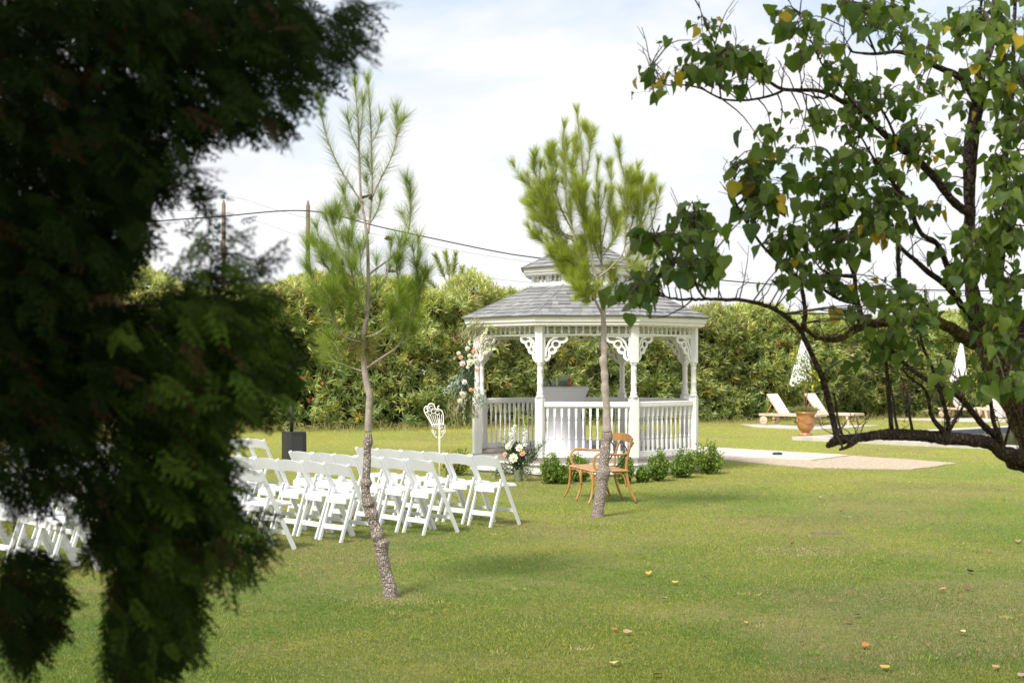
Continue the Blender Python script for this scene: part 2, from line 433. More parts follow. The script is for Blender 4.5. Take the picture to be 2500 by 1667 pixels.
M['cone'] = mat('pine_cone', (.15, .09, .06), .8, (.09, .055, .04), nscale=60, bump=1, bscale=80)

# ------------------------------------------------------------------ ground, pads, pool
g = MB(); g.add([(-600, -300, 0), (600, -300, 0), (600, 1200, 0), (-600, 1200, 0)], [(0, 1, 2, 3)])
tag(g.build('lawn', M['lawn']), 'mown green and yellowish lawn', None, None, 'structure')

def slab(name, pts, z0, z1, m):
    mb = MB(); pts = [(p.x, p.y) for p in pts]
    a = sum(pts[i][0]*pts[(i+1) % len(pts)][1] - pts[(i+1) % len(pts)][0]*pts[i][1] for i in range(len(pts)))
    if a < 0: pts = pts[::-1]
    mb.prism(pts, z0, z1); return tag(mb.build(name, m), kind='structure')
def ragged(pts, k=9, amp=.05):
    out = []
    for i, p in enumerate(pts):
        q = pts[(i+1) % len(pts)]; L = (q - p).length; n = max(2, int(L * 4)); nn = Vector((-(q-p).y, (q-p).x, 0)).normalized()
        for j in range(n): out.append(p.lerp(q, j / n) + nn * random.uniform(-amp, amp) * (j > 0))
    return out
slab('gravel_bed', ragged([G(1672, 1112), G(1760, 1122.5), G(1980, 1143), G(2226, 1147), G(2337, 1131), G(2080, 1113), G(1700, 1100)]), -.05, .014, M['gravel'])
slab('paved_pad', [G(1665, 1092), G(1760, 1096), G(2075, 1114), G(1981, 1126), G(1760, 1117), G(1640, 1107)], -.05, .034, M['concrete'])
slab('tiled_inset', [G(1822, 1107), G(2008, 1113.5), G(1917, 1119), G(1766, 1111.5)], .03, .038, M['blue_tile'])
slab('lounger_terrace', [G(1809, 1037.5), G(2149, 1040), G(2070, 1046), G(1985, 1050), G(1838, 1043)], -.05, .03, M['concrete'])
slab('far_lounger_terrace', [G(2160, 1023), G(2520, 1022), G(2560, 1031), G(2340, 1030)], -.05, .03, M['concrete'])
dr = MB(); dr.lathe([(.10, 0), (.10, .03), (.07, .045), (.0, .05)], n=14)
tag(dr.build('floor_drain', M['black'], loc=G(1898, 1113.8) + Vector((0, 0, .038))), 'small black drain cap on the pale blue tiled inset', 'drain')

# pool: a basin with raised stone coping, rectangle standing at an angle
p0 = G(1933, 1074)
d1 = Vector((.75, .66, 0)).normalized(); d2 = Vector((.66, -.75, 0))
d2 = Vector((d1.y, -d1.x, 0))
Lp, Wp, cw = 20.0, 9.0, .55
def rect(a0, a1, b0, b1): return [p0 + d1*a0 + d2*b0, p0 + d1*a1 + d2*b0, p0 + d1*a1 + d2*b1, p0 + d1*a0 + d2*b1]
n_st = 18
cop = empty('pool_coping', 'pale stone coping framing the dark swimming pool at right', 'coping'); cop['kind'] = 'structure'; del cop['category']
for i in range(n_st):
    for (b0, b1) in ((0, cw), (Wp - cw, Wp)):
        a0, a1 = Lp * i / n_st + .004, Lp * (i+1) / n_st - .004
        mb = MB(); pts = [(p.x, p.y) for p in rect(a0, a1, b0, b1)][::-1]; mb.prism(pts, -.02, .085 + random.uniform(-.002, .002)); mb.build('coping_stone', M['coping'], cop)
for i in range(7):
    for (a0, a1) in ((0.002, cw), (Lp - cw, Lp)):
        b0, b1 = cw + (Wp - 2*cw) * i / 7 + .004, cw + (Wp - 2*cw) * (i+1) / 7 - .004
        mb = MB(); pts = [(p.x, p.y) for p in rect(a0, a1, b0, b1)][::-1]; mb.prism(pts, -.02, .085 + random.uniform(-.002, .002)); mb.build('coping_stone', M['coping'], cop)
wl = MB()
for (a0, a1, b0, b1) in ((cw, Lp-cw, cw-.0, cw+.02), (cw, Lp-cw, Wp-cw-.02, Wp-cw), (cw, cw+.02, cw+.02, Wp-cw-.02), (Lp-cw-.02, Lp-cw, cw+.02, Wp-cw-.02)):
    wl.prism([(p.x, p.y) for p in rect(a0, a1, b0, b1)][::-1], -.02, .075)
tag(wl.build('pool_wall', M['pool_wall']), kind='structure')
wt = MB(); wt.add([(p.x, p.y, .012) for p in rect(cw+.01, Lp-cw-.01, cw+.01, Wp-cw-.01)][::-1], [(0, 1, 2, 3)])
tag(wt.build('pool_water', M['water']), kind='structure')

# grass blades, dense near the camera
def fbm(x, y, seed=0, oct_=4, base=1.0):
    r = np.random.default_rng(seed); s = np.zeros_like(x); a = 1.0; f = base; tot = 0
    for _ in range(oct_):
        for _k in range(3):
            th = r.random()*2*math.pi; ph = r.random()*6.28
            s += a * np.sin(f*(x*math.cos(th) + y*math.sin(th)) + ph + 1.3*np.sin(f*.7*(x*math.sin(th)-y*math.cos(th)) + ph*2))
        tot += a*1.7; a *= .55; f *= 2.1
    return s / tot
def inside(X, Y, poly):
    c = np.zeros(len(X), bool); n = len(poly)
    for i in range(n):
        x0, y0 = poly[i][0], poly[i][1]; x1, y1 = poly[(i+1) % n][0], poly[(i+1) % n][1]
        if y0 == y1: continue
        c ^= ((y0 > Y) != (y1 > Y)) & (X < (x1 - x0)*(Y - y0)/(y1 - y0) + x0)
    return c
def grass():
    n = 1150000
    Y = 7.6 * np.exp(rng.random(n)**1.12 * math.log(47 / 7.6)); X = (rng.random(n) - .47) * .92 * Y
    bare = inside(X, Y, [G(1665, 1092), G(1760, 1096), G(2075, 1114), G(2337, 1131), G(2226, 1147), G(1980, 1143), G(1760, 1122.5), G(1640, 1107)])
    bare |= inside(X, Y, [G(1809, 1037.5), G(2149, 1040), G(2070, 1046), G(1985, 1050), G(1838, 1043)])
    bare |= inside(X, Y, rect(0, Lp, 0, Wp)) | (np.hypot(X - 1.277, Y - 25.2) < 2.0)
    # thin worn spots
    bare |= (rng.random(n) < .5) & (fbm(X, Y, 61, 4, 1.6) > .32)
    for c_, r_ in ((G(957, 1462), .16), (G(1460, 1266), .2), (G(2022, 1301), .24), (G(1925, 1345), .2)):
        bare |= (np.hypot(X - c_.x, Y - c_.y) < r_*(.6 + .8*rng.random(n))) & (rng.random(n) < .5)
    X = X[~bare]; Y = Y[~bare]; n = len(X)
    k = Y / 8.0
    pos = np.stack([X, Y, np.full(n, -.002)], 1)
    hgt = .010 + .013 * rng.random(n) + .014 * (rng.random(n) > .97) + .003*fbm(X, Y, 62, 3, 2.5); wd = .0010 + .0011 * k * rng.random(n) + .0008 * k
    ax = np.stack([rng.normal(size=n) * .6, rng.normal(size=n) * .6, np.ones(n)], 1)
    nm = np.stack([rng.normal(size=n), rng.normal(size=n) - .6, rng.random(n) * .3], 1)
    tv = np.array([[-1, 0, 0], [1, 0, 0], [0, 1, 0.]]); tf = np.array([[0, 1, 2]])
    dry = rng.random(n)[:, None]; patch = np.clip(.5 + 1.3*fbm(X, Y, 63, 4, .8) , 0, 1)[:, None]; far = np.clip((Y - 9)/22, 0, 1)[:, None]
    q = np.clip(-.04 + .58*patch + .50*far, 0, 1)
    c = np.where(dry < q, np.array([[.34, .33, .070]])*(1 + .50*far), np.array([[.120, .210, .030]])*(1 + 1.2*far))  # blades darker near the camera: foreground shade put into their colour
    c = np.where(rng.random((n, 1)) < .02 + .6*np.clip(fbm(X, Y, 64, 5, 1.0)*2.4 - .25, 0, 1)[:, None], np.array([[.34, .28, .15]]), c)*(.78 + .44*rng.random((n, 1)))
    for c_, r_ in ((G(957, 1462), .34), (G(1460, 1266), .42), (G(1925, 1345), .45)):
        c = np.where(((np.hypot(X - c_.x, (Y - c_.y)*.8) < r_*(.3 + .9*rng.random(n))) & (rng.random(n) < .75))[:, None], np.array([[.48, .40, .20]]), c)
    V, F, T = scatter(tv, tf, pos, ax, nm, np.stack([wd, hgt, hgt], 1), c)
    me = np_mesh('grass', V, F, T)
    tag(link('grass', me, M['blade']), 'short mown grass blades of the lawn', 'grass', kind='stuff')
grass()

def soil(name, c, rx, ry, m, seed):
    rr = random.Random(seed); mb = MB(); n = 26
    pts = [(c.x + rx*math.cos(6.283*i/n)*rr.uniform(.7, 1.15), c.y + ry*math.sin(6.283*i/n)*rr.uniform(.7, 1.15), .004) for i in range(n)]
    mb.add(pts, [tuple(range(n))]); tag(mb.build(name, m), kind='structure')
SOIL = mat('dry_soil', (.36, .30, .15), .95, (.22, .18, .09), nscale=20, bump=.6, bscale=60)
soil('bare_soil', G(2022, 1301), .20, .09, mat('dark_soil', (.16, .12, .08), .95), 3)
def weeds():
    r = np.random.default_rng(33); P_, A_, S_, C_ = [], [], [], []
    for _ in range(150):
        Y = 7.8*math.exp(r.random()*1.0); X = (r.random() - .42)*.7*Y; k = int(r.integers(10, 34)); rad = .02 + .05*r.random()
        a = r.random(k)*6.283; q = r.random(k)**.6*rad
        P_.append(np.stack([X + np.cos(a)*q*1.6, Y + np.sin(a)*q, np.zeros(k)], 1)); A_.append(np.stack([np.cos(a)*.8, np.sin(a)*.8, .5 + r.random(k)], 1))
        ln = .022 + .022*r.random(k); S_.append(np.stack([.004 + .003*r.random(k), ln, ln], 1))
        c = np.array([(.30, .42, .06), (.16, .27, .05), (.50, .44, .20), (.22, .34, .06)])[r.integers(0, 4)]; C_.append(np.tile(c, (k, 1))*(.8 + .4*r.random((k, 1))))
    n = sum(map(len, P_)); V, F, T = scatter(np.array([[0, 0, 0], [.5, .45, .03], [0, 1, -.06], [-.5, .45, .03]], float), np.array([[0, 1, 2, 3]]), np.concatenate(P_), np.concatenate(A_), rand_dirs(n), np.concatenate(S_), np.concatenate(C_))
    tag(link('lawn_weeds', np_mesh('lawn_weeds', V, F, T), M['blade']), 'small weeds and longer tufts scattered through the lawn', 'weeds', kind='stuff')
weeds()

# ------------------------------------------------------------------ gazebo
GC = Vector(((1426 - HU) / FPX * 25.2 + .0, 25.2, 0)); GROT = R(-1.5)
gz = empty('gazebo', 'white octagonal wooden gazebo with two-tier grey shingle roof beside the chairs', 'gazebo', GC, GROT)
T8 = math.tan(R(22.5)); C8 = math.cos(R(22.5))
def octv(ap):
    r = ap / C8
    return [(r * math.cos(R(22.5 + 45*k)), r * math.sin(R(22.5 + 45*k))) for k in range(8)]
WP = M['white_paint']
mb = MB(); mb.prism(octv(1.93), -.02, .055); mb.build('base', M['stone'], gz)
mb = MB(); mb.prism(octv(1.97), .056, .205); mb.build('skirting', WP, gz)
mb = MB(); mb.prism(octv(2.01), .207, .237); mb.build('skirting_trim', WP, gz)
# deck boards clipped to the octagon
da = 1.985
nb_ = 27
for i in range(nb_):
    y0, y1 = -da + 2*da*i/nb_ + .003, -da + 2*da*(i+1)/nb_ - .003
    def hw(y):
        s = da * T8
        return da if abs(y) <= s else da - (abs(y) - s)
    y0c = y0
    poly = [(-hw(y0), y0), (hw(y0), y0), (hw(y1), y1), (-hw(y1), y1)]
    for ys in (da*T8, -da*T8):
        if y0 < ys < y1: poly = [(-hw(y0), y0), (hw(y0), y0), (da, ys), (hw(y1), y1), (-hw(y1), y1), (-da, ys)]
    m_ = MB(); m_.prism(poly, .239, .318); m_.build('deck_board', M['deck'], gz)
# posts
FL = .318
def post_mesh():
    mb = MB()
    s1 = .135
    mb.cbox((0, 0, (FL + 1.30)/2), (s1, s1, 1.30 - FL), .008)
    mb.lathe([(.085, 1.30), (.058, 1.345), (.052, 1.36), (.060, 1.375), (.056, 1.395), (.046, 1.41), (.047, 1.52), (.052, 1.535), (.052, 1.555), (.047, 1.565),
              (.045, 1.75), (.050, 1.765), (.050, 1.785), (.045, 1.80), (.045, 1.835), (.060, 1.85), (.060, 1.865), (.05, 1.88)], n=14)
    mb.cbox((0, 0, (1.875 + 2.50)/2), (.130, .130, 2.50 - 1.875), .008)
    return mb.mesh('post')
pm = post_mesh()
PA = 1.855; pv = octv(PA)
posts = []
for k in range(8):
    posts.append(link('post', pm, WP, gz, (pv[k][0], pv[k][1], 0), (0, 0, R(22.5 + 45*k) )))
# pieces of the bays
def baluster_mesh():
    mb = MB(); z0, z1 = .428, 1.145
    mb.cbox((0, 0, (1.145 + .985)/2), (.040, .040, .16), .004)
    mb.lathe([(.020, .985), (.012, .975), (.019, .962), (.019, .95), (.011, .94), (.017, .915), (.019, .88), (.016, .83), (.012, .76), (.011, .68), (.014, .655), (.019, .645), (.019, .63), (.012, .62), (.018, .605)], n=8)
    mb.cbox((0, 0, (.605 + .425)/2), (.040, .040, .18), .004)
    return mb.mesh('baluster')
bm_ = baluster_mesh()
def spindle_mesh(h=.125, r=.019):
    mb = MB()
    prof = [(.9, 0), (.9, .10), (.55, .14), (.9, .22), (1.05, .34), (.9, .46), (.5, .56), (.45, .66), (.8, .72), (.8, .78), (.5, .82), (.9, .88), (.9, 1)]
    mb.lathe([(r*a, h*b) for a, b in prof], n=8)
    return mb.mesh('spindle')
spm = spindle_mesh(.120, .021); spc = spindle_mesh(.125, .030)
def bracket_mesh():
    mb = MB(); th = .032
    mb.ribbon([(.0, -.010), (.385, -.010)], .02, th)
    mb.ribbon([(.010, -.021), (.010, -.40)], .02, th)
    mb.ribbon(cr_path([(.375, -.022), (.372, -.05), (.35, -.085), (.30, -.10), (.255, -.098)], 4), .042, th - .002)
    mb.ribbon(cr_path([(.23, -.02), (.16, -.035), (.10, -.08), (.06, -.15), (.03, -.25), (.024, -.34)], 4), .032, th - .004)
    mb.ribbon([(.195 + .062*math.cos(R(a)), -.135 + .058*math.sin(R(a))) for a in range(-180, 181, 20)], .032, th - .006)
    mb.ribbon(cr_path([(.175, -.19), (.19, -.225), (.16, -.27), (.115, -.275), (.085, -.30), (.085, -.345), (.05, -.385), (.02, -.395)], 4), .046, th - .002)
    mb.ribbon(cr_path([(.10, -.285), (.075, -.25), (.09, -.20), (.13, -.165)], 4), .03, th - .005)
    return mb.mesh('bracket')
brm = bracket_mesh()
def scallop_mesh(L, n, drop, top, th):
    pts = [(-L/2, top)]
    m_ = 6
    for i in range(n):
        for j in range(m_ + 1):
            if i and j == 0: continue
            x = -L/2 + L * (i + j/m_) / n
            pts.append((x, -drop * math.sin(math.pi * j / m_)))
    pts.append((L/2, top))
    mb = MB()
    vs = [(x, -th/2, z) for x, z in pts] + [(x, th/2, z) for x, z in pts]; n2 = len(pts)
    mb.add(vs, [tuple(range(n2)), tuple(range(2*n2-1, n2-1, -1))] + [(i, n2+i, n2+(i+1) % n2, (i+1) % n2) for i in range(n2)])
    return mb.mesh('scalloped_trim')
side = 2 * PA * T8; bay = side - .13
scm = scallop_mesh(side + .14, 12, .016, .012, .02)
# facets by outward direction (degrees): 270 front, 225 front-left (the way in), 315 front-right
bot_rail = MB().cbox((0, 0, .3735), (bay, .055, .105), .006).mesh('bottom_rail')
top_rail = MB().cbox((0, 0, 1.192), (bay, .085, .09), .012); top_rail.cbox((0, 0, 1.143 + .0), (bay - .004, .05, .012), .003); top_rail = top_rail.mesh('top_rail')
val_top = MB().box((0, 0, 2.4825), (bay, .05, .018)).mesh('top_plate')
val_bot = MB().cbox((0, 0, 2.337), (bay, .05, .034), .005).mesh('lower_plate')
beam = MB().box((0, 0, 2.5205), (side + .02, .10, .055)).mesh('beam')
for k in range(8):
    th = R(45 * k); nx, ny = math.cos(th), math.sin(th)
    cx, cy_ = PA * nx, PA * ny; rz = th + math.pi / 2
    if k != 5:
        rl = bpy.data.objects.new('railing', None); C.objects.link(rl); rl.parent = gz; rl.location = (cx, cy_, 0); rl.rotation_euler = (0, 0, rz); rl.empty_display_size = .1
        link('bottom_rail', bot_rail, WP, rl); link('top_rail', top_rail, WP, rl)
        for i in range(12):
            link('baluster', bm_, WP, rl, (-bay/2 + bay * (i + .5) / 12, 0, 0))
    va = bpy.data.objects.new('valance', None); C.objects.link(va); va.parent = gz; va.location = (cx, cy_, 0); va.rotation_euler = (0, 0, rz); va.empty_display_size = .1
    link('top_plate', val_top, WP, va); link('lower_plate', val_bot, WP, va)
    for i in range(12): link('spindle', spm, WP, va, (-bay/2 + bay * (i + .5) / 12, 0, 2.352))
    link('scalloped_trim', scm, WP, va, (0, -.082, 2.4845))
    for sgn in (-1, 1):
        # the bracket hangs under the lower plate beside each post
        link('bracket', brm, WP, va, (sgn * -bay/2 + sgn * .001, 0, 2.318), (0, 0, 0 if sgn > 0 else math.pi))
    link('beam', beam, WP, gz, (cx, cy_, 0), (0, 0, rz))
# fascia and roofs
def octring(name, ap0, ap1, z0, z1, m, parent, ap0b=None, ap1b=None):
    """ring with inner apothem ap0 and outer ap1 (bottom) / ap1b (top)"""
    mb = MB(); a = octv(ap0); b = octv(ap1); c = octv(ap1b or ap1); d = octv(ap0b or ap0)
    vs = [(x, y, z0) for x, y in a] + [(x, y, z0) for x, y in b] + [(x, y, z1) for x, y in c] + [(x, y, z1) for x, y in d]
    fs = []
    for k in range(8):
        j = (k+1) % 8
        fs += [(k, j, 8+j, 8+k), (8+k, 8+j, 16+j, 16+k), (16+k, 16+j, 24+j, 24+k), (24+k, 24+j, j, k)]
    mb.add([*vs], [f[::-1] for f in fs]); return mb.build(name, m, parent)
rf = bpy.data.objects.new('main_roof', None); C.objects.link(rf); rf.parent = gz; rf.empty_display_size = .1
octring('fascia', 1.90, 2.035, 2.497, 2.549, WP, rf)
octring('crown_moulding', 1.90, 2.062, 2.550, 2.624, WP, rf, ap1b=2.075)
def cone_skin(name, ap0, z0, ap1, z1, m, parent, th=.03):
    mb = MB(); a = octv(ap0); b = octv(ap1)
    vs = [(x, y, z0) for x, y in a] + [(x, y, z1) for x, y in b] + [(x, y, z0 - th) for x, y in a] + [(x, y, z1 - th) for x, y in b]
    fs = []
    for k in range(8):
        j = (k+1) % 8
        fs += [(k, j, 8+j, 8+k), (16+j, 16+k, 24+k, 24+j), (16+k, 16+j, j, k)]
    mb.add(vs, fs); return mb.build(name, m, parent)
E0, Z0_, E1, Z1_ = 2.115, 2.640, .90, 3.215
cone_skin('roof_deck', E0 - .01, Z0_, E1, Z1_, M['deck'], rf, .014)
def shingles(roof, E0, z0, E1, z1, ncourse, tabw, facets_single, budget):
    s_len = math.hypot(E0 - E1, z1 - z0); ux, uz = -(E0-E1)/s_len, (z1-z0)/s_len; nx_, nz_ = uz, -ux
    joined = [MB() for _ in range(4)]
    used = 0
    for k in facets_single + [q for q in range(8) if q not in facets_single]:
        th = R(45*k); o = Vector((math.cos(th), math.sin(th), 0)); tdir = Vector((-o.y, o.x, 0)); single = k in facets_single
        up = o * ux + Vector((0, 0, uz)); nrm = o * nx_ + Vector((0, 0, nz_))
        org = o * E0 + Vector((0, 0, z0))
        ex = s_len / ncourse
        for c in range(ncourse):
            s0, s1 = c * ex, min((c+1) * ex + .02, s_len)
            hw0 = (E0 + ux*s0) * T8; hw1 = (E0 + ux*s1) * T8
            x = -hw0 - random.uniform(0, tabw)
            while x < hw0 - .01:
                wv = tabw * random.uniform(.55, 1.4); xa, xb = x + .002, x + wv - .002; x += wv
                lift = .014 + random.choice((0, .006, .010)); drop = random.choice((0, 0, .012, -.01))
                a0, b0 = max(xa, -hw0), min(xb, hw0); a1, b1 = max(xa, -hw1), min(xb, hw1)
                if b0 - a0 < .012: continue
                if b1 < a1: a1 = b1 = min(max((a0 + b0)/2, -hw1), hw1)
                q0 = s0 - (drop if c else 0)
                def pt(xx, ss, hh): return org + tdir*xx + up*ss + nrm*hh
                vs = [pt(a0, q0, .001), pt(b0, q0, .001), pt(b1, s1, .0015), pt(a1, s1, .0015), pt(a0, q0, lift), pt(b0, q0, lift), pt(b1, s1, .004), pt(a1, s1, .004)]
                fs = [(0, 3, 2, 1), (4, 5, 6, 7), (0, 1, 5, 4), (1, 2, 6, 5), (3, 0, 4, 7), (2, 3, 7, 6)]
                mi = random.choices((0, 1, 2, 3), (4, 3, 2, 1.2))[0]
                if single and used < budget:
                    MB().add(vs, fs).build('shingle', M['slate'][mi], roof); used += 1
                else: joined[mi].add(vs, fs)
    big = MB(); mats = []; idx = []
    for i, j in enumerate(joined):
        if j.f: big.add(j.v, j.f); idx += [len(mats)] * len(j.f); mats.append(M['slate'][i])
    me = big.mesh('shingle_field')
    for m_ in mats: me.materials.append(m_)
    me.polygons.foreach_set('material_index', idx)
    o = link('shingle_field', me, None, roof); o['kind'] = 'stuff'
    # hip caps
    for k in range(8):
        a = Vector((*octv(E0)[k], z0 + .012)); b = Vector((*octv(E1)[k], z1 + .012))
        m2 = MB(); m2.bar(a, b, .05, .010, ax=Vector((-a.y, a.x, 0)))
        m2.build('hip_cap', M['slate'][2], roof)
    return used
shingles(rf, E0, Z0_, E1, Z1_, 9, .175, [6, 7, 5, 4], 225)
# cupola
cu = bpy.data.objects.new('cupola', None); C.objects.link(cu); cu.parent = gz; cu.empty_display_size = .1
octring('base_trim', .80, .925, 3.205, 3.255, WP, cu)
ca = .88; cv = octv(ca); cs_ = 2*ca*T8
cpm = MB().cbox((0, 0, 3.315), (.075, .075, .18), .005).mesh('corner_post')
mul = MB().cbox((0, 0, 3.3125), (.05, .05, .115), .004).mesh('mullion')
crail = MB().box((0, 0, 3.267), (cs_ - .075, .05, .022)).mesh('sill'); 
for k in range(8):
    link('corner_post', cpm, WP, cu, (cv[k][0], cv[k][1], 0), (0, 0, R(22.5+45*k)))
    th = R(45*k); rz = th + math.pi/2; c_ = (ca*math.cos(th), ca*math.sin(th), 0)
    link('sill', crail, WP, cu, c_, (0, 0, rz))
    link('mullion', mul, WP, cu, (c_[0] , c_[1], .0245), (0, 0, rz))
    m_ = Matrix.Rotation(rz, 3, 'Z')
    for i in range(6):
        xx = (-.5 + (i + .5)/6) * (cs_ - .09)
        p_ = m_ @ Vector((xx, 0, 0))
        link('spindle', spc, WP, cu, (c_[0]+p_.x, c_[1]+p_.y, 3.279))
scc = scallop_mesh(2*.985*T8, 7, .014, .03, .016)
for k in range(8):
    th = R(45*k); link('scalloped_trim', scc, WP, cu, (.985*math.cos(th), .985*math.sin(th), 3.40), (0, 0, th+math.pi/2))
octring('fascia', .80, 1.03, 3.412, 3.452, WP, cu)
octring('crown_moulding', .80, 1.058, 3.453, 3.507, WP, cu, ap1b=1.068)
ur = bpy.data.objects.new('upper_roof', None); C.objects.link(ur); ur.parent = gz; ur.empty_display_size = .1
cone_skin('roof_deck', 1.095, 3.520, .24, 3.955, M['deck'], ur, .014)
shingles(ur, 1.105, 3.520, .24, 3.955, 6, .15, [6, 7, 5], 70)
fn = bpy.data.objects.new('lantern', None); C.objects.link(fn); fn.parent = gz; fn.empty_display_size = .1
mb = MB(); mb.prism(octv(.21), 3.94, 4.08); mb.build('drum', WP, fn)
octring('crown_moulding', .05, .30, 4.081, 4.125, WP, fn, ap1b=.33)
cone_skin('cap', .345, 4.127, .012, 4.40, M['slate'][1], fn, .01)
mb = MB(); mb.lathe([(.03, 4.38), (.045, 4.42), (.03, 4.45), (.015, 4.47), (.03, 4.49), (.01, 4.54)], n=10); mb.build('finial', WP, fn)

# ------------------------------------------------------------------ cocktail table and what stands on it
tx, ty = (1379 - HU)/FPX * 25.2, 25.2
tb = empty('cocktail_table', 'tall round cocktail table in a tight white stretch cover inside the gazebo', 'table', (tx, ty, FL))
TH = 1.135
mb = MB()
prof = [(.43, TH), (.432, TH-.02), (.405, TH-.08), (.355, TH-.20), (.31, TH-.34), (.285, TH-.46), (.28, TH-.56), (.295, TH-.70), (.34, TH-.86), (.39, .12), (.43, .01)]
nseg = 48
vs = []; fs = []
for i, (r, z) in enumerate(prof):
    t_ = i / (len(prof)-1)
    for j in range(nseg):
        a = 2*math.pi*j/nseg
        lobes = 1 + .10*math.cos(4*a + .6) * max(0, t_ - .35) * (1.2) - .05 * (1 - abs(math.cos(2*a+.3))) * max(0, t_ - .4)
        vs.append((r*lobes*math.cos(a), r*lobes*math.sin(a), z))
for i in range(len(prof)-1):
    for j in range(nseg): fs.append((i*nseg+(j+1) % nseg, i*nseg+j, (i+1)*nseg+j, (i+1)*nseg+(j+1) % nseg))
fs.append(tuple(range(nseg)))
mb.add(vs, fs, True); o = mb.build('cover', M['spandex'], tb)
mb = MB(); mb.lathe([(.42, TH + .001), (.42, TH + .012), (.405, TH + .014)], n=40); mb.build('top', M['spandex'], tb)
glass = bpy.data.materials.new('clear_glass'); glass.use_nodes = True
b_ = glass.node_tree.nodes['Principled BSDF']; b_.inputs['Transmission Weight'].default_value = .85; b_.inputs['Roughness'].default_value = .05; b_.inputs['Base Color'].default_value = (.80, .90, .84, 1); b_.inputs['IOR'].default_value = 1.3
tz = FL + TH + .015
def tpos(u, dy=0): return Vector(((u - HU)/FPX*(ty+dy), ty + dy, tz))
def jar(u, dy, r, h, fillcol, label, cap):
    e = empty('jar', label, 'jar', tpos(u, dy), 0, 'glass pieces on the cocktail table')
    mb = MB(); mb.lathe([(r*.9, 0), (r, .01), (r, h*.8), (r*.8, h*.9), (r*.8, h)], n=16); mb.build('glass', fillcol, e)
    mb = MB(); mb.lathe([(r*.86, h), (r*.86, h + .012), (r*.2, h + .016), (r*.2, h + .035), (r*.05, h+.04)], n=14); mb.build('lid', cap, e)
jar(1331.5, -.12, .044, .125, mat('green_filling', (.20, .24, .14), .25, (.28, .34, .2), nscale=30, spec=.6), 'squat dark green glass jar, leftmost on the cocktail table', M['insul'])
jar(1352, -.14, .040, .125, mat('grey_filling', (.38, .41, .46), .25, (.24, .26, .30), nscale=60, spec=.6), 'small grey-blue glass jar second from the left on the cocktail table', mat('grey_lid', (.3, .31, .33), .3))
jar(1390, -.22, .042, .125, mat('amber_filling', (.30, .085, .035), .2, (.42, .16, .08), nscale=40, spec=.6), 'reddish brown glass bottle in front of the square vase', mat('amber_cap', (.45, .25, .15), .3))
e = empty('vase', 'large clear square glass vase at the middle of the cocktail table', 'vase', tpos(1376.5, .06), .1)
mb = MB()
for (cx, cyy, dx, dy_) in ((0, -.095, .20, .006), (0, .095, .20, .006), (-.097, 0, .006, .184), (.097, 0, .006, .184)): mb.box((cx, cyy, .105), (dx, dy_, .205))
mb.box((0, 0, .004), (.184, .184, .006)); mb.build('wall', glass, e)
mb = MB(); mb.box((0, 0, .05), (.18, .18, .085)); mb.build('filling', mat('vase_moss', (.16, .22, .12), .6, (.28, .33, .22), nscale=14), e)

# ------------------------------------------------------------------ folding chairs
def fold_chair(label):
    t = empty('folding_chair', label, 'chair', (0, 0, 0), 0, 'white folding chairs set out in rows on the lawn')
    W = M['chair_white']
    for s in (-1, 1):
        MB().bar((s*.195, .235, 0), (s*.195, -.165, .80), .028, .046, ax=(1, 0, 0)).build('front_leg', W, t)
        MB().bar((s*.168, -.235, 0), (s*.168, -.045, .535), .024, .040, ax=(1, 0, 0)).build('rear_leg', W, t)
    # seat: frame with a slightly proud pad and rounded front
    m_ = MB(); m_.cbox((0, .045, .448), (.30, .40, .030), .008); m_.cbox((0, .045, .468), (.270, .36, .016), .006)
    m_.cbox((0, -.148, .420), (.30, .018, .06), .004)
    m_.build('seat', W, t)
    m_ = MB(); n = 10; vs = []
    for i in range(n+1):
        u = -1 + 2*i/n; x = .180*u; bow = .028*(1 - u*u); arch = .020*(1 - u*u)
        for (zz, off) in ((.668 + arch*.9, 0), (.668 + arch*.9, .018), (.790 + arch, .018), (.790 + arch, 0)):
            y = -.165 + (.80 - zz)*.5 - bow + off - .012
            vs.append((x, y, zz))
    fs = []
    for i in range(n):
        for j in range(4): fs.append((i*4+(j+1) % 4, i*4+j, (i+1)*4+j, (i+1)*4+(j+1) % 4))
    fs += [(0, 1, 2, 3), (n*4+3, n*4+2, n*4+1, n*4)]
    m_.add(vs, fs, False); m_.build('backrest', W, t)
    MB().bar((-.154, -.183, .150), (.154, -.183, .150), .016, .055, ax=(0, 1, 0)).build('rear_stretcher', W, t)
    MB().bar((-.181, .150, .170), (.181, .150, .170), .016, .042, ax=(0, 1, 0)).build('front_stretcher', W, t)
    return t
ordn = ['first', 'second', 'third', 'fourth', 'fifth', 'sixth', 'seventh', 'eighth']
rown = ['front row', 'second row', 'third row', 'fourth row', 'fifth row', 'rearmost row']
us = [11.37, 10.32, 9.30, 8.20, 7.15, 6.10]
proto = None
def put_chair(u_, t_, label):
    global proto
    j = random.uniform
    x, y = (u_ - t_) * .70711, (u_ + t_) * .70711
    if (x / y * FPX + HU) < -60: return
    loc = (x + j(-.02, .02), y + j(-.025, .025), 0); rz = R(-45 + j(-4, 4))
    if proto is None:
        proto = fold_chair(label); proto.location = loc; proto.rotation_euler = (0, 0, rz)
    else:
        c = copy_tree(proto, None, loc, rz); c['label'] = label
for r_, u_ in enumerate(us):
    for i in range(6):
        t_ = 11.65 + .425 * i + (.0, -.05, .06, .02, .0, .05)[r_]
        put_chair(u_, t_, f'white folding chair, {ordn[i]} from the right end of the {rown[r_]}')
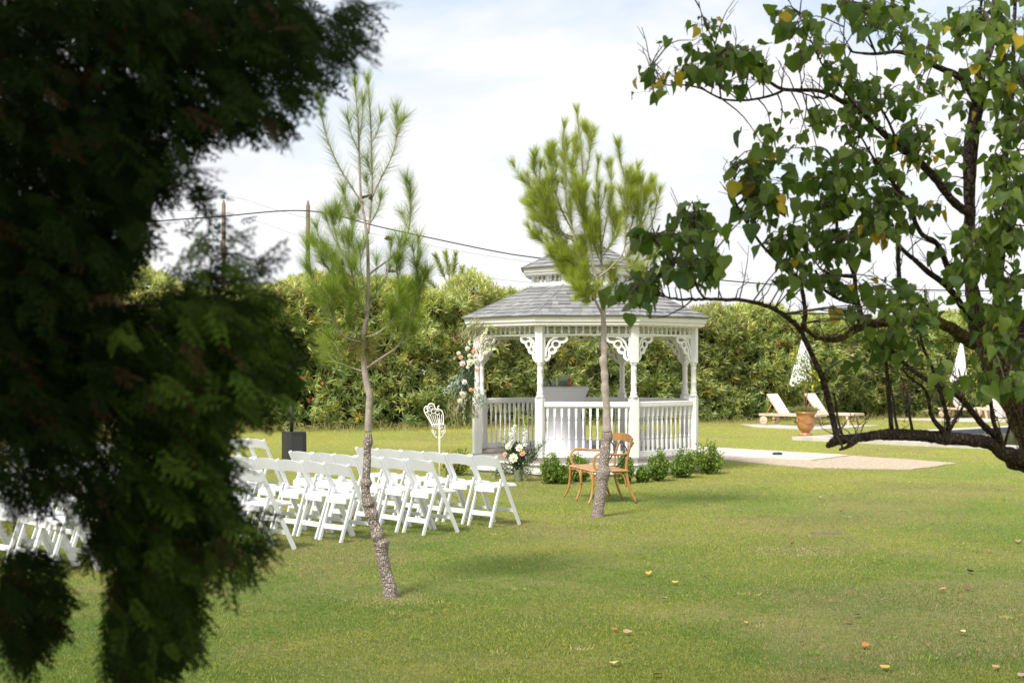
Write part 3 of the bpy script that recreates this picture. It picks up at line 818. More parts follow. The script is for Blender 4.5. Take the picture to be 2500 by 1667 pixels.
for r_, u_ in enumerate(us[:4]):
    for i in range(5):
        t_ = 16.55 + .425 * i
        put_chair(u_ + .30, t_, f'white chair of the block across the aisle, {ordn[i]} in its {rown[r_]}')

# ------------------------------------------------------------------ bentwood settee
st = empty('wooden_settee', 'honey brown bentwood two-seat bench with arms and black cross straps behind the right young pine', 'bench', (1.165, 19.32, 0), R(104))
def tubeobj(name, pts, r, m, parent, n=10, k=5):
    p4 = cr_path([(*p, r if not hasattr(r, '__len__') else r[i]) for i, p in enumerate(pts)], k)
    return MB().tube([p[:3] for p in p4], [p[3] for p in p4], n).build(name, m, parent)
BW = M['bentwood']; hwid = .53
for sx in (-hwid, 0, hwid):
    s_ = 0 if sx == 0 else math.copysign(1, sx)
    tubeobj('front_leg', [(sx, .235, .42), (sx, .235, .28), (sx + s_*.015, .255, .12), (sx + s_*.05, .31, 0)], [.019, .018, .016, .014], BW, st)
    if s_: 
        tubeobj('back_post', [(sx + s_*.03, -.36, 0), (sx, -.27, .22), (sx - s_*.01, -.235, .44), (sx - s_*.01, -.25, .62), (sx - s_*.02, -.32, .86)], [.015, .018, .019, .018, .016], BW, st)
        tubeobj('armrest', [(sx, .19, .44), (sx + s_*.005, .22, .52), (sx + s_*.01, .215, .61), (sx + s_*.015, .14, .665), (sx + s_*.01, 0, .655), (sx, -.15, .645), (sx, -.262, .665)], .0165, BW, st)
    else:
        tubeobj('back_leg', [(sx, -.36, 0), (sx, -.27, .22), (sx, -.235, .44)], [.015, .018, .019], BW, st)
        tubeobj('back_slat', [(sx, -.238, .44), (sx, -.25, .62), (sx, -.31, .80)], .015, BW, st)
m_ = MB(); m_.cbox((0, 0, .432), (hwid*2 + .05, .50, .034), .014); m_.cbox((0, 0, .452), (hwid*2 - .04, .42, .008), .004); m_.build('seat', M['seatwood'], st)
# curved top rail
m_ = MB(); vs = []; n = 16
for i in range(n+1):
    u = -1 + 2*i/n; x = .545*u; bow = .07*(1-u*u); top = .885 + .018*(1-u*u) - .03*abs(u)**4
    for (z, o_) in ((top - .105 + .02*abs(u)**3, 0), (top - .105 + .02*abs(u)**3, .022), (top, .022), (top, 0)):
        vs.append((x, -.315 - bow + o_, z))
fs = []
for i in range(n):
    for j in range(4): fs.append((i*4+(j+1) % 4, i*4+j, (i+1)*4+j, (i+1)*4+(j+1) % 4))
fs += [(0, 1, 2, 3), (n*4+3, n*4+2, n*4+1, n*4)]
m_.add(vs, fs, False); m_.build('top_rail', BW, st)
for xa, xb in ((-hwid+.02, -.02), (.02, hwid-.02)):
    for (a, b) in ((xa, xb), (xb, xa)):
        MB().ribbon([(0, 0), (1, 1)], .1, .1)
        pts = cr_path([(a, -.240, .43), (a + (b-a)*.3, -.30, .55), (a + (b-a)*.6, -.345 if a < b else -.335, .68), (b, -.335, .80)], 5)
        mm_ = MB(); mm_.tube(pts, .010, 6); mm_.build('cross_strap', M['black_metal'], st)
for sx in (-hwid, 0, hwid):
    for sg in (-1, 1):
        if abs(sx + sg*.13) > hwid + .02: continue
        tubeobj('leg_brace', [(sx + sg*.012, .238, .22), (sx + sg*.035, .238, .33), (sx + sg*.10, .238, .395), (sx + sg*.24, .238, .405)], .011, BW, st, 8)
for sg in (-1, 1):
    for yy, s2 in ((.235, -1), (-.24, 1)):
        tubeobj('leg_brace', [(sg*hwid, yy + s2*.012, .22), (sg*hwid, yy + s2*.035, .33), (sg*hwid, yy + s2*.09, .395), (sg*hwid, yy + s2*.20, .405)], .011, BW, st, 8)

# ------------------------------------------------------------------ leaves templates
LANCE = (np.array([[0, 0, 0], [.5, .45, .03], [0, 1, -.06], [-.5, .45, .03]], float), np.array([[0, 1, 2, 3]]))
def ovate():
    ts = [0, .06, .22, .45, .72, .9, 1.0]; ws = [.02, .30, .46, .45, .27, .10, 0]
    v = []; 
    for t_, w_ in zip(ts, ws):
        z = -.18 * t_ * t_
        y_ = t_ - (.06 if .0 < t_ < .2 else 0)
        v += [(-w_, y_, z + w_*.28), (0, t_, z), (w_, y_, z + w_*.28)]
    f = []
    for i in range(len(ts)-1):
        a = i*3
        f += [(a, a+1, a+4, a+3), (a+1, a+2, a+5, a+4)]
    return np.array(v, float), np.array(f)
OV = ovate()

# ------------------------------------------------------------------ pines
def needles_on(paths, rng_, out, length, width, dens, cols, spread=.60, start=0.0, tipboost=2.5, droop=0.0):
    """needles all round the shoots; paths: list of arrays of points"""
    tv = np.array([[-.5, 0, 0], [.5, 0, 0], [.12, 1, -.05], [-.12, 1, -.05]], float); tf = np.array([[0, 1, 2, 3]])
    for pts, st_ in paths:
        pts = np.array(pts, float); seg = np.linalg.norm(np.diff(pts, axis=0), axis=1); cum = np.concatenate([[0], np.cumsum(seg)]); L = cum[-1]
        if L < 1e-4: continue
        n = int(dens * L * (1 - st_)) + int(dens * .05 * tipboost)
        s = st_*L + (L*(1-st_)) * rng_.random(n)
        k = int(dens * .05 * tipboost); s[:k] = L - rng_.random(k) * min(.07, L*.5)
        p = np.stack([np.interp(s, cum, pts[:, i]) for i in range(3)], 1)
        i_ = np.clip(np.searchsorted(cum, s) - 1, 0, len(seg)-1); d = unit(np.diff(pts, axis=0)[i_])
        fwd = np.clip((s / L), 0, 1)[:, None]
        rd = rand_dirs(n); rd = unit(rd - (rd*d).sum(1, keepdims=True)*d)
        spr = spread * (1.9 - 1.35*fwd) 
        ax = unit(d + rd * spr * (1.1 + .4*rng_.random((n, 1)))); ax[:, 2] -= droop
        ln = length * (.7 + .4*rng_.random(n)); 
        t = cols[rng_.integers(0, len(cols), n)] * (.50 + .75*rng_.random((n, 1))) * (.85 + .3*fwd)
        out.append(scatter(tv, tf, p, ax, rand_dirs(n), np.stack([np.full(n, width), ln, ln], 1), t))

def make_pine(name, label, d0, trunk, branches, depth_amp, needle, cols, seed, sideshoots, smooth_from, extra=None, parts_radius=None, cones=()):
    rg = np.random.default_rng(seed); rnd = random.Random(seed)
    base = P(trunk[0][0], trunk[0][1], d0); base.z = 0
    t = empty(name, label, 'pine tree', base)
    def W(u, v, dd=0.0): return P(u, v, d0 + dd) - base
    px = d0 / FPX
    # trunk
    pt = cr_path([(u, v, r) for u, v, r in trunk], 7)
    lo = [p for p in pt if p[1] >= smooth_from]; hi = [p for p in pt if p[1] <= smooth_from + 3]
    def tub(ps, nm, m_, jit):
        pts = []
        rr = []
        for (u, v, r) in ps:
            q = W(u, v); 
            pts.append(q); rr.append(max(r, .8)*px)
        MB().tube(pts, rr, 14, True, jit).build(nm, m_, t)
    if len(lo) > 2:
        first = lo[0]; lo = [(first[0], first[1] + 8, first[2]*1.06)] + lo
        tub(lo, 'trunk', M['pine_bark'], .07)
    tub(hi, 'upper_trunk' if len(lo) > 2 else 'trunk', M['pine_bark_smooth'], .04)
    # knots where branches were lopped
    paths = []; tr_top = W(trunk[-1][0], trunk[-1][1]).z
    for b in branches:
        pts2, r0, st_ = b['p'], b.get('r', 2.6), b.get('s', .15)
        amp = rnd.uniform(-1, 1) * depth_amp if 'd' not in b else b['d']
        L = len(pts2); pp = []
        for i, (u, v) in enumerate(pts2): pp.append((*W(u, v, amp * (i/(L-1))**.8), r0 * (1 - .72*i/(L-1)) * px))
        pc = cr_path(pp, 5)
        MB().tube([p[:3] for p in pc], [p[3] for p in pc], 7, True, .05).build('branch', M['pine_bark_smooth'], t)
        paths.append(([p[:3] for p in pc], st_))
        # side shoots
        arr = np.array([p[:3] for p in pc]); nsh = int(sideshoots * b.get('k', .45) * sum((Vector(arr[i+1]) - Vector(arr[i])).length for i in range(len(arr)-1)))
        mbs = MB(); any_ = False
        for _ in range(nsh):
            f = rnd.uniform(max(.25, st_), .97); i = int(f*(len(arr)-1)); o_ = Vector(arr[i]); dd = (Vector(arr[min(i+1, len(arr)-1)]) - Vector(arr[i-1])).normalized()
            rdv = Vector((rnd.gauss(0, 1), rnd.gauss(0, 1), rnd.gauss(0, .5))).normalized()
            dv = (dd*.85 + rdv*.52 + Vector((0, 0, .55))).normalized(); ln = rnd.uniform(.12, .32) * min(1, .45 + max(0, (CH + 9 - CH) and (tr_top - o_.z) / 1.6)) * (1.15 - .5*f) * (d0/11)**.35
            q = [o_, o_ + dv*ln*.5, o_ + dv*ln + Vector((0, 0, ln*.18))]
            mbs.tube(q, [1.0*px, .8*px, .5*px], 5); any_ = True
            paths.append(([tuple(x) for x in q], .05))
        if any_: mbs.build('side_shoot', M['pine_bark_smooth'], t)['kind'] = 'stuff'
    # leader itself carries needles
    up = [(W(u, v)) for (u, v, r) in pt if v < trunk[-1][1] + 230]
    if len(up) > 3: paths.append(([tuple(x) for x in up], .0))
    out = []
    needles_on(paths, rg, out, needle['len'], needle['w'], needle['dens'], cols)
    if extra: extra(W, rg, out)
    V, F, T = join_arrays(out)
    o = link('needles', np_mesh('needles', V, F, T), M['needle'], t); o['kind'] = 'stuff'
    for (u, v, dd, s) in cones:
        for q in range(3):
            mm_ = MB(); mm_.lathe([(.002, 0), (.010*s, .008*s), (.016*s, .022*s), (.013*s, .04*s), (.004*s, .055*s)], n=8, M=Matrix.Rotation(rnd.uniform(-1.6, 1.6), 3, 'X') @ Matrix.Rotation(rnd.uniform(-1.6, 1.6), 3, 'Y'))
            mm_.build('cone', M['cone'], t, W(u + rnd.uniform(-5, 5), v + rnd.uniform(-4, 4), dd))
    return t
YG = np.array([(.27, .36, .045), (.32, .41, .05), (.20, .29, .04), (.38, .42, .08), (.16, .24, .045)])
trunkA = [(954, 1456, 18), (950, 1425, 17), (941, 1395, 15.5), (936, 1368, 15), (933, 1345, 15.5), (931, 1326, 18.5), (927, 1318, 15), (923, 1307, 17.5), (917, 1290, 14), (911, 1272, 13.5), (907, 1255, 17), (901, 1240, 12.5),
          (899, 1229, 16), (894, 1210, 11.5), (892, 1190, 11), (894, 1178, 14.5), (894, 1165, 10.5), (896, 1130, 9.8), (897, 1095, 9.3), (899, 1078, 12), (899, 1062, 8.8), (899, 1030, 8.4), (901, 990, 8.2), (902, 965, 7.8), (894, 930, 7.6), (889, 890, 7.2), (889, 850, 6.8), (890, 800, 6.0),
          (897, 770, 4.6), (899, 700, 4.4), (898, 611, 4.2), (894, 565, 3.9), (889, 528, 3.3), (881, 478, 3.0), (877, 379, 2.4), (874, 296, 1.9), (868, 225, 1.3), (866, 200, .8)]
brA = [dict(p=[(899, 571), (905, 512), (909, 462), (907, 379), (905, 296), (900, 230), (897, 192)], r=3.1, s=.1, d=.05),
       dict(p=[(886, 500), (862, 462), (832, 415), (809, 366), (793, 319), (785, 283), (783, 252)], r=2.6, d=-.1),
       dict(p=[(910, 478), (929, 438), (949, 399), (964, 359), (968, 319), (967, 266)], r=2.3, d=.15),
       dict(p=[(966, 330), (974, 308), (987, 287)], r=1.4, d=.1),
       dict(p=[(907, 350), (922, 320), (932, 285)], r=1.4, d=.1), dict(p=[(876, 370), (858, 330), (848, 285)], r=1.4, d=-.1), dict(p=[(875, 350), (884, 300), (886, 240)], r=1.4, d=-.05),
       dict(p=[(900, 541), (866, 525), (846, 498), (837, 458)], r=1.7), dict(p=[(902, 548), (921, 515), (931, 475)], r=1.6),
       dict(p=[(900, 672), (916, 658), (952, 631), (982, 598), (998, 558), (1004, 495), (1000, 448)], r=2.8, s=.35),
       dict(p=[(996, 566), (990, 545), (981, 520)], r=1.2), dict(p=[(940, 690), (948, 655), (953, 620), (955, 585)], r=1.9, s=.3),
       dict(p=[(898, 705), (859, 651), (832, 611), (819, 571), (812, 522)], r=2.3, s=.3, k=1.6),
       dict(p=[(890, 700), (866, 640), (860, 580), (859, 530)], r=2.0, k=1.6), dict(p=[(868, 690), (833, 658), (800, 628), (788, 595)], r=2.0, k=2.2),
       dict(p=[(897, 772), (874, 734), (863, 689), (856, 640), (850, 590)], r=2.6, k=1.4), dict(p=[(896, 760), (889, 700), (881, 656), (878, 600)], r=2.2),
       dict(p=[(897, 760), (915, 720), (935, 690), (952, 650)], r=2.6),
       dict(p=[(885, 837), (843, 823), (820, 794), (807, 765), (794, 725), (770, 690), (750, 650)], r=3.0, s=.28, k=2.0),
       dict(p=[(806, 765), (800, 720), (806, 670), (790, 640)], r=1.6, k=2), dict(p=[(820, 795), (795, 760), (772, 730)], r=1.4, k=2),
       dict(p=[(892, 901), (923, 879), (968, 848), (992, 812), (1010, 767), (1021, 725), (1024, 680)], r=3.2, s=.35, k=2.0),
       dict(p=[(901, 821), (937, 803), (963, 774), (985, 745), (1006, 705)], r=2.6, s=.2, k=1.9),
       dict(p=[(985, 745), (975, 700), (968, 660), (975, 625)], r=1.6, k=2), dict(p=[(1006, 712), (1020, 680), (1015, 640)], r=1.5, k=2),
       dict(p=[(885, 906), (852, 895), (818, 882), (800, 872)], r=1.8, s=.2, k=2), dict(p=[(879, 823), (856, 801), (852, 780)], r=1.6, k=1.5),
       dict(p=[(888, 823), (923, 814), (950, 785), (960, 760)], r=2.0, k=2), dict(p=[(897, 772), (880, 740), (850, 715), (838, 690)], r=1.8, k=2),
       dict(p=[(968, 848), (985, 842), (1005, 828), (1012, 800)], r=1.5, k=2)]
def skirtA(W, rg, out):
    c = [W(893, 815), W(893, 870)]
    n = 900; f = rg.random(n)[:, None]; p = np.array(c[0])*(1-f) + np.array(c[1])*f + rg.normal(size=(n, 3))*.012
    ax = np.stack([rg.normal(size=n)*.42, rg.normal(size=n)*.42, -np.ones(n)*.7 + rg.random(n)*1.1], 1)
    cols = np.array([(.20, .22, .05), (.26, .16, .06), (.16, .2, .04), (.28, .26, .08)])
    tv = np.array([[-.5, 0, 0], [.5, 0, 0], [.12, 1, -.05], [-.12, 1, -.05]], float)
    out.append(scatter(tv, np.array([[0, 1, 2, 3]]), p, ax, rand_dirs(n), np.stack([np.full(n, .0022), np.full(n, .14), np.full(n, .14)], 1), cols[rg.integers(0, 4, n)]))
make_pine('young_pine', 'young pine with ringed trunk and long loose needles beside the white chairs', 11.15, trunkA, brA, .35, dict(len=.14, w=.0015, dens=800), YG, 3, 5.0, 1055, skirtA,
          cones=[(888, 483, 0, 0.7), (905, 484, 0, 0.6), (955, 583, .1, 0.9), (953, 660, .1, 0.9), (838, 643, -.1, 0.7), (1000, 694, .1, 0.8)])
trunkB = [(1459, 1263, 16.5), (1461, 1240, 14.5), (1466, 1208, 14), (1470, 1178, 13.8), (1472, 1160, 17), (1474, 1148, 16.5), (1474, 1135, 12.5), (1477, 1106, 12.5), (1480, 1080, 11.5), (1482, 1068, 13.5), (1482, 1055, 12), (1481, 1020, 9.2), (1481, 995, 9),
          (1478, 965, 8.5), (1477, 948, 10.2), (1477, 933, 8), (1476, 915, 9.5), (1475, 900, 8), (1473, 880, 10.5), (1475, 868, 7.5), (1475, 850, 8.8), (1474, 830, 6.6), (1474, 808, 7.4), (1473, 780, 6), (1472, 741, 5.6), (1462, 709, 5), (1454, 677, 4.6),
          (1444, 626, 3.8), (1438, 569, 3.3), (1429, 521, 2.9), (1424, 441, 2.4), (1419, 361, 1.9), (1411, 300, 1.3), (1408, 268, .8)]
brB = [dict(p=[(1448, 722), (1420, 700), (1400, 670), (1392, 640)], r=1.5, k=2), dict(p=[(1455, 690), (1430, 665), (1422, 630), (1425, 595)], r=1.5, k=2), dict(p=[(1433, 684), (1400, 650), (1365, 640), (1345, 625)], r=1.5, k=2), dict(p=[(1466, 640), (1452, 600), (1446, 560)], r=1.4, k=2), dict(p=[(1468, 626), (1490, 600), (1500, 570), (1498, 530)], r=1.5, k=1.6), dict(p=[(1524, 610), (1535, 640), (1550, 665), (1570, 668)], r=1.4, k=1.8), dict(p=[(1452, 705), (1442, 715), (1432, 735)], r=1.3, k=2.5),
       dict(p=[(1472, 735), (1470, 700), (1468, 626), (1465, 563), (1462, 505), (1457, 441), (1461, 390)], r=3.4, d=.15),
       dict(p=[(1471, 770), (1448, 722), (1433, 684), (1416, 649), (1400, 569), (1387, 521), (1382, 480), (1378, 410), (1374, 346), (1378, 303)], r=3.2, s=.25, d=-.2),
       dict(p=[(1388, 524), (1358, 508), (1335, 508), (1322, 490)], r=1.7, k=2), dict(p=[(1398, 580), (1370, 565), (1342, 537), (1330, 486), (1308, 430), (1303, 394)], r=2.1, k=1.5),
       dict(p=[(1340, 530), (1301, 515), (1279, 492)], r=1.5, k=1.4), dict(p=[(1330, 486), (1300, 465), (1276, 438)], r=1.5, k=1.4),
       dict(p=[(1400, 569), (1370, 510), (1352, 455), (1346, 409), (1342, 371)], r=2.0, k=1.3),
       dict(p=[(1457, 680), (1492, 652), (1524, 610), (1528, 537), (1527, 454), (1514, 390), (1510, 356)], r=2.6, s=.3),
       dict(p=[(1469, 600), (1480, 540), (1492, 473), (1492, 396)], r=1.9), dict(p=[(1526, 590), (1545, 540), (1556, 473), (1555, 430)], r=1.8),
       dict(p=[(1526, 600), (1556, 569), (1570, 510), (1574, 468)], r=1.8, k=1.5), dict(p=[(1556, 575), (1588, 553), (1603, 495), (1598, 456)], r=1.6),
       dict(p=[(1492, 655), (1530, 652), (1565, 640), (1600, 625)], r=1.8, k=1.2), dict(p=[(1510, 640), (1540, 620), (1556, 600)], r=1.6, k=1.5),
       dict(p=[(1416, 649), (1377, 626), (1330, 595), (1304, 578)], r=2.0, k=1.5), dict(p=[(1405, 590), (1360, 568), (1326, 550), (1305, 533)], r=1.8, k=1.4),
       dict(p=[(1430, 530), (1408, 470), (1400, 400), (1402, 350)], r=2.0, k=1.0), dict(p=[(1425, 450), (1436, 400), (1440, 350), (1430, 320)], r=1.8, k=1.0),
       dict(p=[(1440, 580), (1420, 520), (1410, 450)], r=1.6, k=1.8), dict(p=[(1432, 684), (1420, 690), (1385, 672), (1370, 655)], r=1.5, k=1.6), dict(p=[(1477, 738), (1493, 703), (1500, 660)], r=1.9, k=1.4),
       dict(p=[(1528, 540), (1538, 500), (1545, 450)], r=1.5, k=1.5), dict(p=[(1453, 670), (1440, 690), (1430, 712)], r=1.5, k=3), dict(p=[(1448, 720), (1425, 710), (1410, 690)], r=1.4, k=2.5)]
YGB = np.array([(.42, .48, .06), (.50, .56, .07), (.30, .39, .06), (.58, .55, .12), (.24, .33, .07)])
make_pine('young_pine', 'brighter yellow-green young pine with knotty bare trunk standing in front of the gazebo', 17.2, trunkB, brB, .35, dict(len=.14, w=.0019, dens=1000), YGB, 5, 9.0, 1055,
          cones=[(1443, 738, 0, 2.0)])
brC = [dict(p=[(1095, 700), (1078, 660), (1064, 628)], r=2, s=.3), dict(p=[(1098, 700), (1095, 655), (1088, 622)], r=2, s=.3), dict(p=[(1100, 700), (1108, 660), (1112, 625)], r=2, s=.3),
       dict(p=[(1105, 720), (1140, 690), (1153, 664)], r=2, s=.3), dict(p=[(1090, 730), (1050, 690), (1032, 660)], r=2, s=.3), dict(p=[(1100, 720), (1125, 690), (1128, 660)], r=1.8, s=.4)]
make_pine('far_pine', 'small bright green pine top showing above the hedge between the two young pines', 49.0, [(1102, 1020, 5), (1100, 860, 4), (1098, 760, 3.5), (1099, 700, 3)], brC, .3, dict(len=.26, w=.014, dens=420), YGB*.85, 8, .8, 4000)

# ------------------------------------------------------------------ oleander hedge
hd = np.array([30., 15., 0]); hl = np.linalg.norm(hd); hd = hd/hl; hn = np.array([hd[1], -hd[0], 0.])   # along, towards the camera
h0 = np.array([-17.0, 35.6, 0.])
HL = 44.0
def hedge_height(s): 
    x = h0[0] + hd[0]*s
    return 3.98 - .030*x + .46*fbm(s, s*0, 21, 3, 1.1) + .24*fbm(s, s*0, 22, 2, 3.5)
def hedge_surf(s, q):
    """s along, q 0..1 from the foot of the front, over the top, to the rear"""
    H = hedge_height(s)
    zf = np.where(q < .62, (q/.62)*.93, .93 + .07*np.sin((q-.62)/.38*math.pi))
    dep = np.where(q < .62, .55*(1 - np.sin((q/.62)*math.pi*.5 + .25)) , .0 + (q-.62)/.38*2.6)
    z = zf*H
    bulge = .42*fbm(s, z*1.3, 31, 4, 1.15) + .18*fbm(s, z, 32, 3, 4.0)
    out = -dep + bulge + .15
    return h0 + s[:, None]*hd + out[:, None]*hn + np.stack([z*0, z*0, z], 1)
hg = empty('oleander_hedge', 'tall dense oleander hedge with pink and white flowers closing the garden behind the gazebo', 'hedge', (0, 44, 0))
hoff = np.array([0, 44., 0])
# uneven solid for the stem mass, interior shade put into its dark colour
nx_, nq = 160, 26
S, Q = np.meshgrid(np.linspace(0, HL, nx_), np.linspace(0, 1, nq), indexing='ij')
core = hedge_surf(S.ravel(), Q.ravel()) - hn*.52 - hoff; core[:, 2] = np.maximum(core[:, 2]*.97 - .10, -.05)
idx = np.arange(nx_*nq).reshape(nx_, nq)
F = np.stack([idx[:-1, :-1], idx[1:, :-1], idx[1:, 1:], idx[:-1, 1:]], -1).reshape(-1, 4)
o = link('dark_stem_core', np_mesh('dark_stem_core', core, F), mat('hedge_core_shade', (.045, .040, .022), .95, (.020, .028, .010), nscale=3, bump=1, bscale=9, dist=.2), hg)
OLE = np.array([(.30, .38, .115), (.36, .43, .13), (.45, .49, .15), (.20, .29, .10), (.50, .50, .16), (.30, .39, .17)])
def hedge_leaves(nsh, per, L, wd, seed, depth0, depth1):
    r = np.random.default_rng(seed)
    s = r.random(nsh)*HL
    q = r.random(nsh)**.92
    c = hedge_surf(s, q) + hn*(-depth0 - (depth1-depth0)*r.random(nsh))[:, None]
    keep = (c[:, 0]/c[:, 1] < .40) & (c[:, 0]/c[:, 1] > -.40); s, q, c = s[keep], q[keep], c[keep]; n = len(s)
    z = c[:, 2]
    d = unit(hn*.8 + hd*r.normal(size=n)[:, None]*.55 + np.array([0, 0, 1.])*(.55 + 1.3*(q > .5))[:, None] + r.normal(size=(n, 3))*.3)
    # patches of lighter, yellower and of dark deep green growth
    tone = fbm(s, z, 41, 3, .8); yel = fbm(s, z, 42, 3, 1.7)
    col = OLE[r.integers(0, len(OLE), n)] * (1.0 + .30*tone)[:, None]
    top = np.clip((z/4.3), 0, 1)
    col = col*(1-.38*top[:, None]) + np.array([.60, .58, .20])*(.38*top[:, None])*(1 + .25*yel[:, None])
    sick = r.random(n) < .018 + .03*(yel > .35); col[sick] = np.array([.46, .36, .04])*(.6 + .6*r.random((sick.sum(), 1)))
    brn = r.random(n) < .016*(1 + 2*(z > 3)); col[brn] = np.array([.34, .22, .12])
    P_, A_, N_, S_, T_ = [], [], [], [], []
    for j in range(per):
        f = j/per
        rd = unit(r.normal(size=(n, 3))); rd = unit(rd - (rd*d).sum(1, keepdims=True)*d)
        ax = unit(d*(.15 + .9*f) + rd*(1.1 - .45*f))
        ax[:, 2] -= .10
        P_.append(c + d*(f*.22 - .05)*1.0); A_.append(ax); N_.append(unit(d + rand_dirs(n)*.5))
        ln = L*(.7 + .5*r.random(n)); S_.append(np.stack([wd*(.8 + .4*r.random(n)), ln, ln], 1)); T_.append(col*(.75 + .5*r.random((n, 1)))*(.85 + .3*f))
    return scatter(*LANCE, np.concatenate(P_) - hoff, np.concatenate(A_), np.concatenate(N_), np.concatenate(S_), np.concatenate(T_))
V, F, T = join_arrays([hedge_leaves(12500, 15, .235, .034, 1, -.14, .22), hedge_leaves(6000, 11, .25, .046, 2, .22, .60)])
o = link('foliage', np_mesh('foliage', V, F, T), M['foliage'], hg); o['kind'] = 'stuff'
# grey bare stems showing in the gaps
mbt = MB()
for _ in range(420):
    s = np.array([random.uniform(0, HL)]); q = np.array([random.uniform(.02, .42)])
    p = Vector(hedge_surf(s, q)[0] - hn*random.uniform(.0, .35) - hoff)
    dv = Vector((random.gauss(0, .5), random.gauss(0, .2) - .1, random.uniform(.1, 1))).normalized(); L = random.uniform(.4, 1.1)
    e_ = Vector((random.gauss(0, .2), 0, random.gauss(0, .2)))
    mbt.tube([p, p + dv*L*.5 + e_*.3, p + dv*L + e_], [.011, .008, .004], 4)
mbt.build('stems', mat('oleander_stem', (.20, .17, .13), .85), hg)['kind'] = 'stuff'
# blossoms: small five-petalled clusters at places the photo shows them
def blossom(u, v, col, n_=5, r_=.05):
    # find the hedge surface along this ray
    best = None
    ss = np.linspace(0, HL, 900)
    x = (u - HU)/FPX
    pts = h0 + ss[:, None]*hd
    i = np.argmin(np.abs(pts[:, 0]/pts[:, 1] - x)); s = ss[i:i+1]
    qs = np.linspace(0, .8, 120); pp = hedge_surf(np.repeat(s, 120), qs); vv = HV + (CH - pp[:, 2])/pp[:, 1]*FPX
    j = np.argmin(np.abs(vv - v)); c = pp[j] + hn*.16 - hoff
    mb = MB()
    for k in range(n_):
        cc = Vector(c) + Vector((random.uniform(-.1, .1), random.uniform(-.03, .03), random.uniform(-.08, .08)))
        for a in range(5):
            th = a*1.2566 + k; dx, dz = math.cos(th), math.sin(th)
            mb.add([cc, cc + Vector((dx*r_*.6 - dz*r_*.35, -.01, dz*r_*.6 + dx*r_*.35)), cc + Vector((dx*r_, -.02, dz*r_)), cc + Vector((dx*r_*.6 + dz*r_*.35, -.01, dz*r_*.6 - dx*r_*.35))], [(0, 1, 2, 3)])
    mb.build('blossom', col, hg)
PK = mat('pink_petal', (.62, .06, .13), .6); RD = mat('red_petal', (.62, .10, .07), .6); WH = mat('white_petal', (.82, .80, .74), .6)
for (u, v, c_) in [(1885, 834, RD), (1913, 834, PK), (2052, 848, PK), (1813, 820, PK), (2010, 774, RD), (2030, 780, RD), (1797, 767, WH), (1824, 767, WH), (1851, 770, WH), (1830, 752, WH), (1096, 873, WH), (1059, 882, WH), (1030, 905, WH), (735, 925, RD), (736, 915, PK), (773, 745, RD),
                   (752, 918, RD), (795, 938, RD), (1222, 933, RD), (1090, 930, WH), (760, 974, PK), (925, 678, WH), (935, 690, WH), (1275, 730, RD), (300, 640, PK), (325, 650, PK), (2340, 826, WH), (2385, 760, WH), (914, 841, RD), (1440, 855, WH), (1545, 640, WH), (1180, 800, RD), (640, 745, RD), (690, 760, PK), (2180, 770, RD), (2120, 800, WH)]:
    blossom(u, v, c_, random.randint(1, 4), random.uniform(.03, .048))
# tall dry grass at the foot of the hedge
def tall_grass():
    n = 15000; r = np.random.default_rng(9)
    s = r.random(n)*HL; out = .25 + np.abs(r.normal(size=n))*.75
    foot = h0 + s[:, None]*hd + out[:, None]*hn
    foot = foot + hn*(1.1*np.clip(fbm(s, s*0, 77, 3, 1.2) + .1, 0, 1)*(foot[:, 0] < 4))[:, None]*r.random(n)[:, None]
    foot[:, 2] = -.02
    dryness = r.random(n)[:, None]
    col = np.array([.15, .18, .04])*(1-dryness) + np.array([.42, .34, .15])*dryness
    hg_ = (.10 + .38*r.random(n)**2) * np.where(foot[:, 0] < 3, 1.0, .7) * np.exp(-(out-.25)*.5)
    ax = np.stack([r.normal(size=n)*.45, r.normal(size=n)*.45, np.ones(n)], 1)
    V, F, T = scatter(LANCE[0], LANCE[1], foot, ax, rand_dirs(n), np.stack([np.full(n, .012), hg_, hg_], 1), col)
    tag(link('tall_grass', np_mesh('tall_grass', V, F, T), M['foliage']), 'long half dry grass and weeds along the foot of the hedge', 'grass', kind='stuff')
tall_grass()

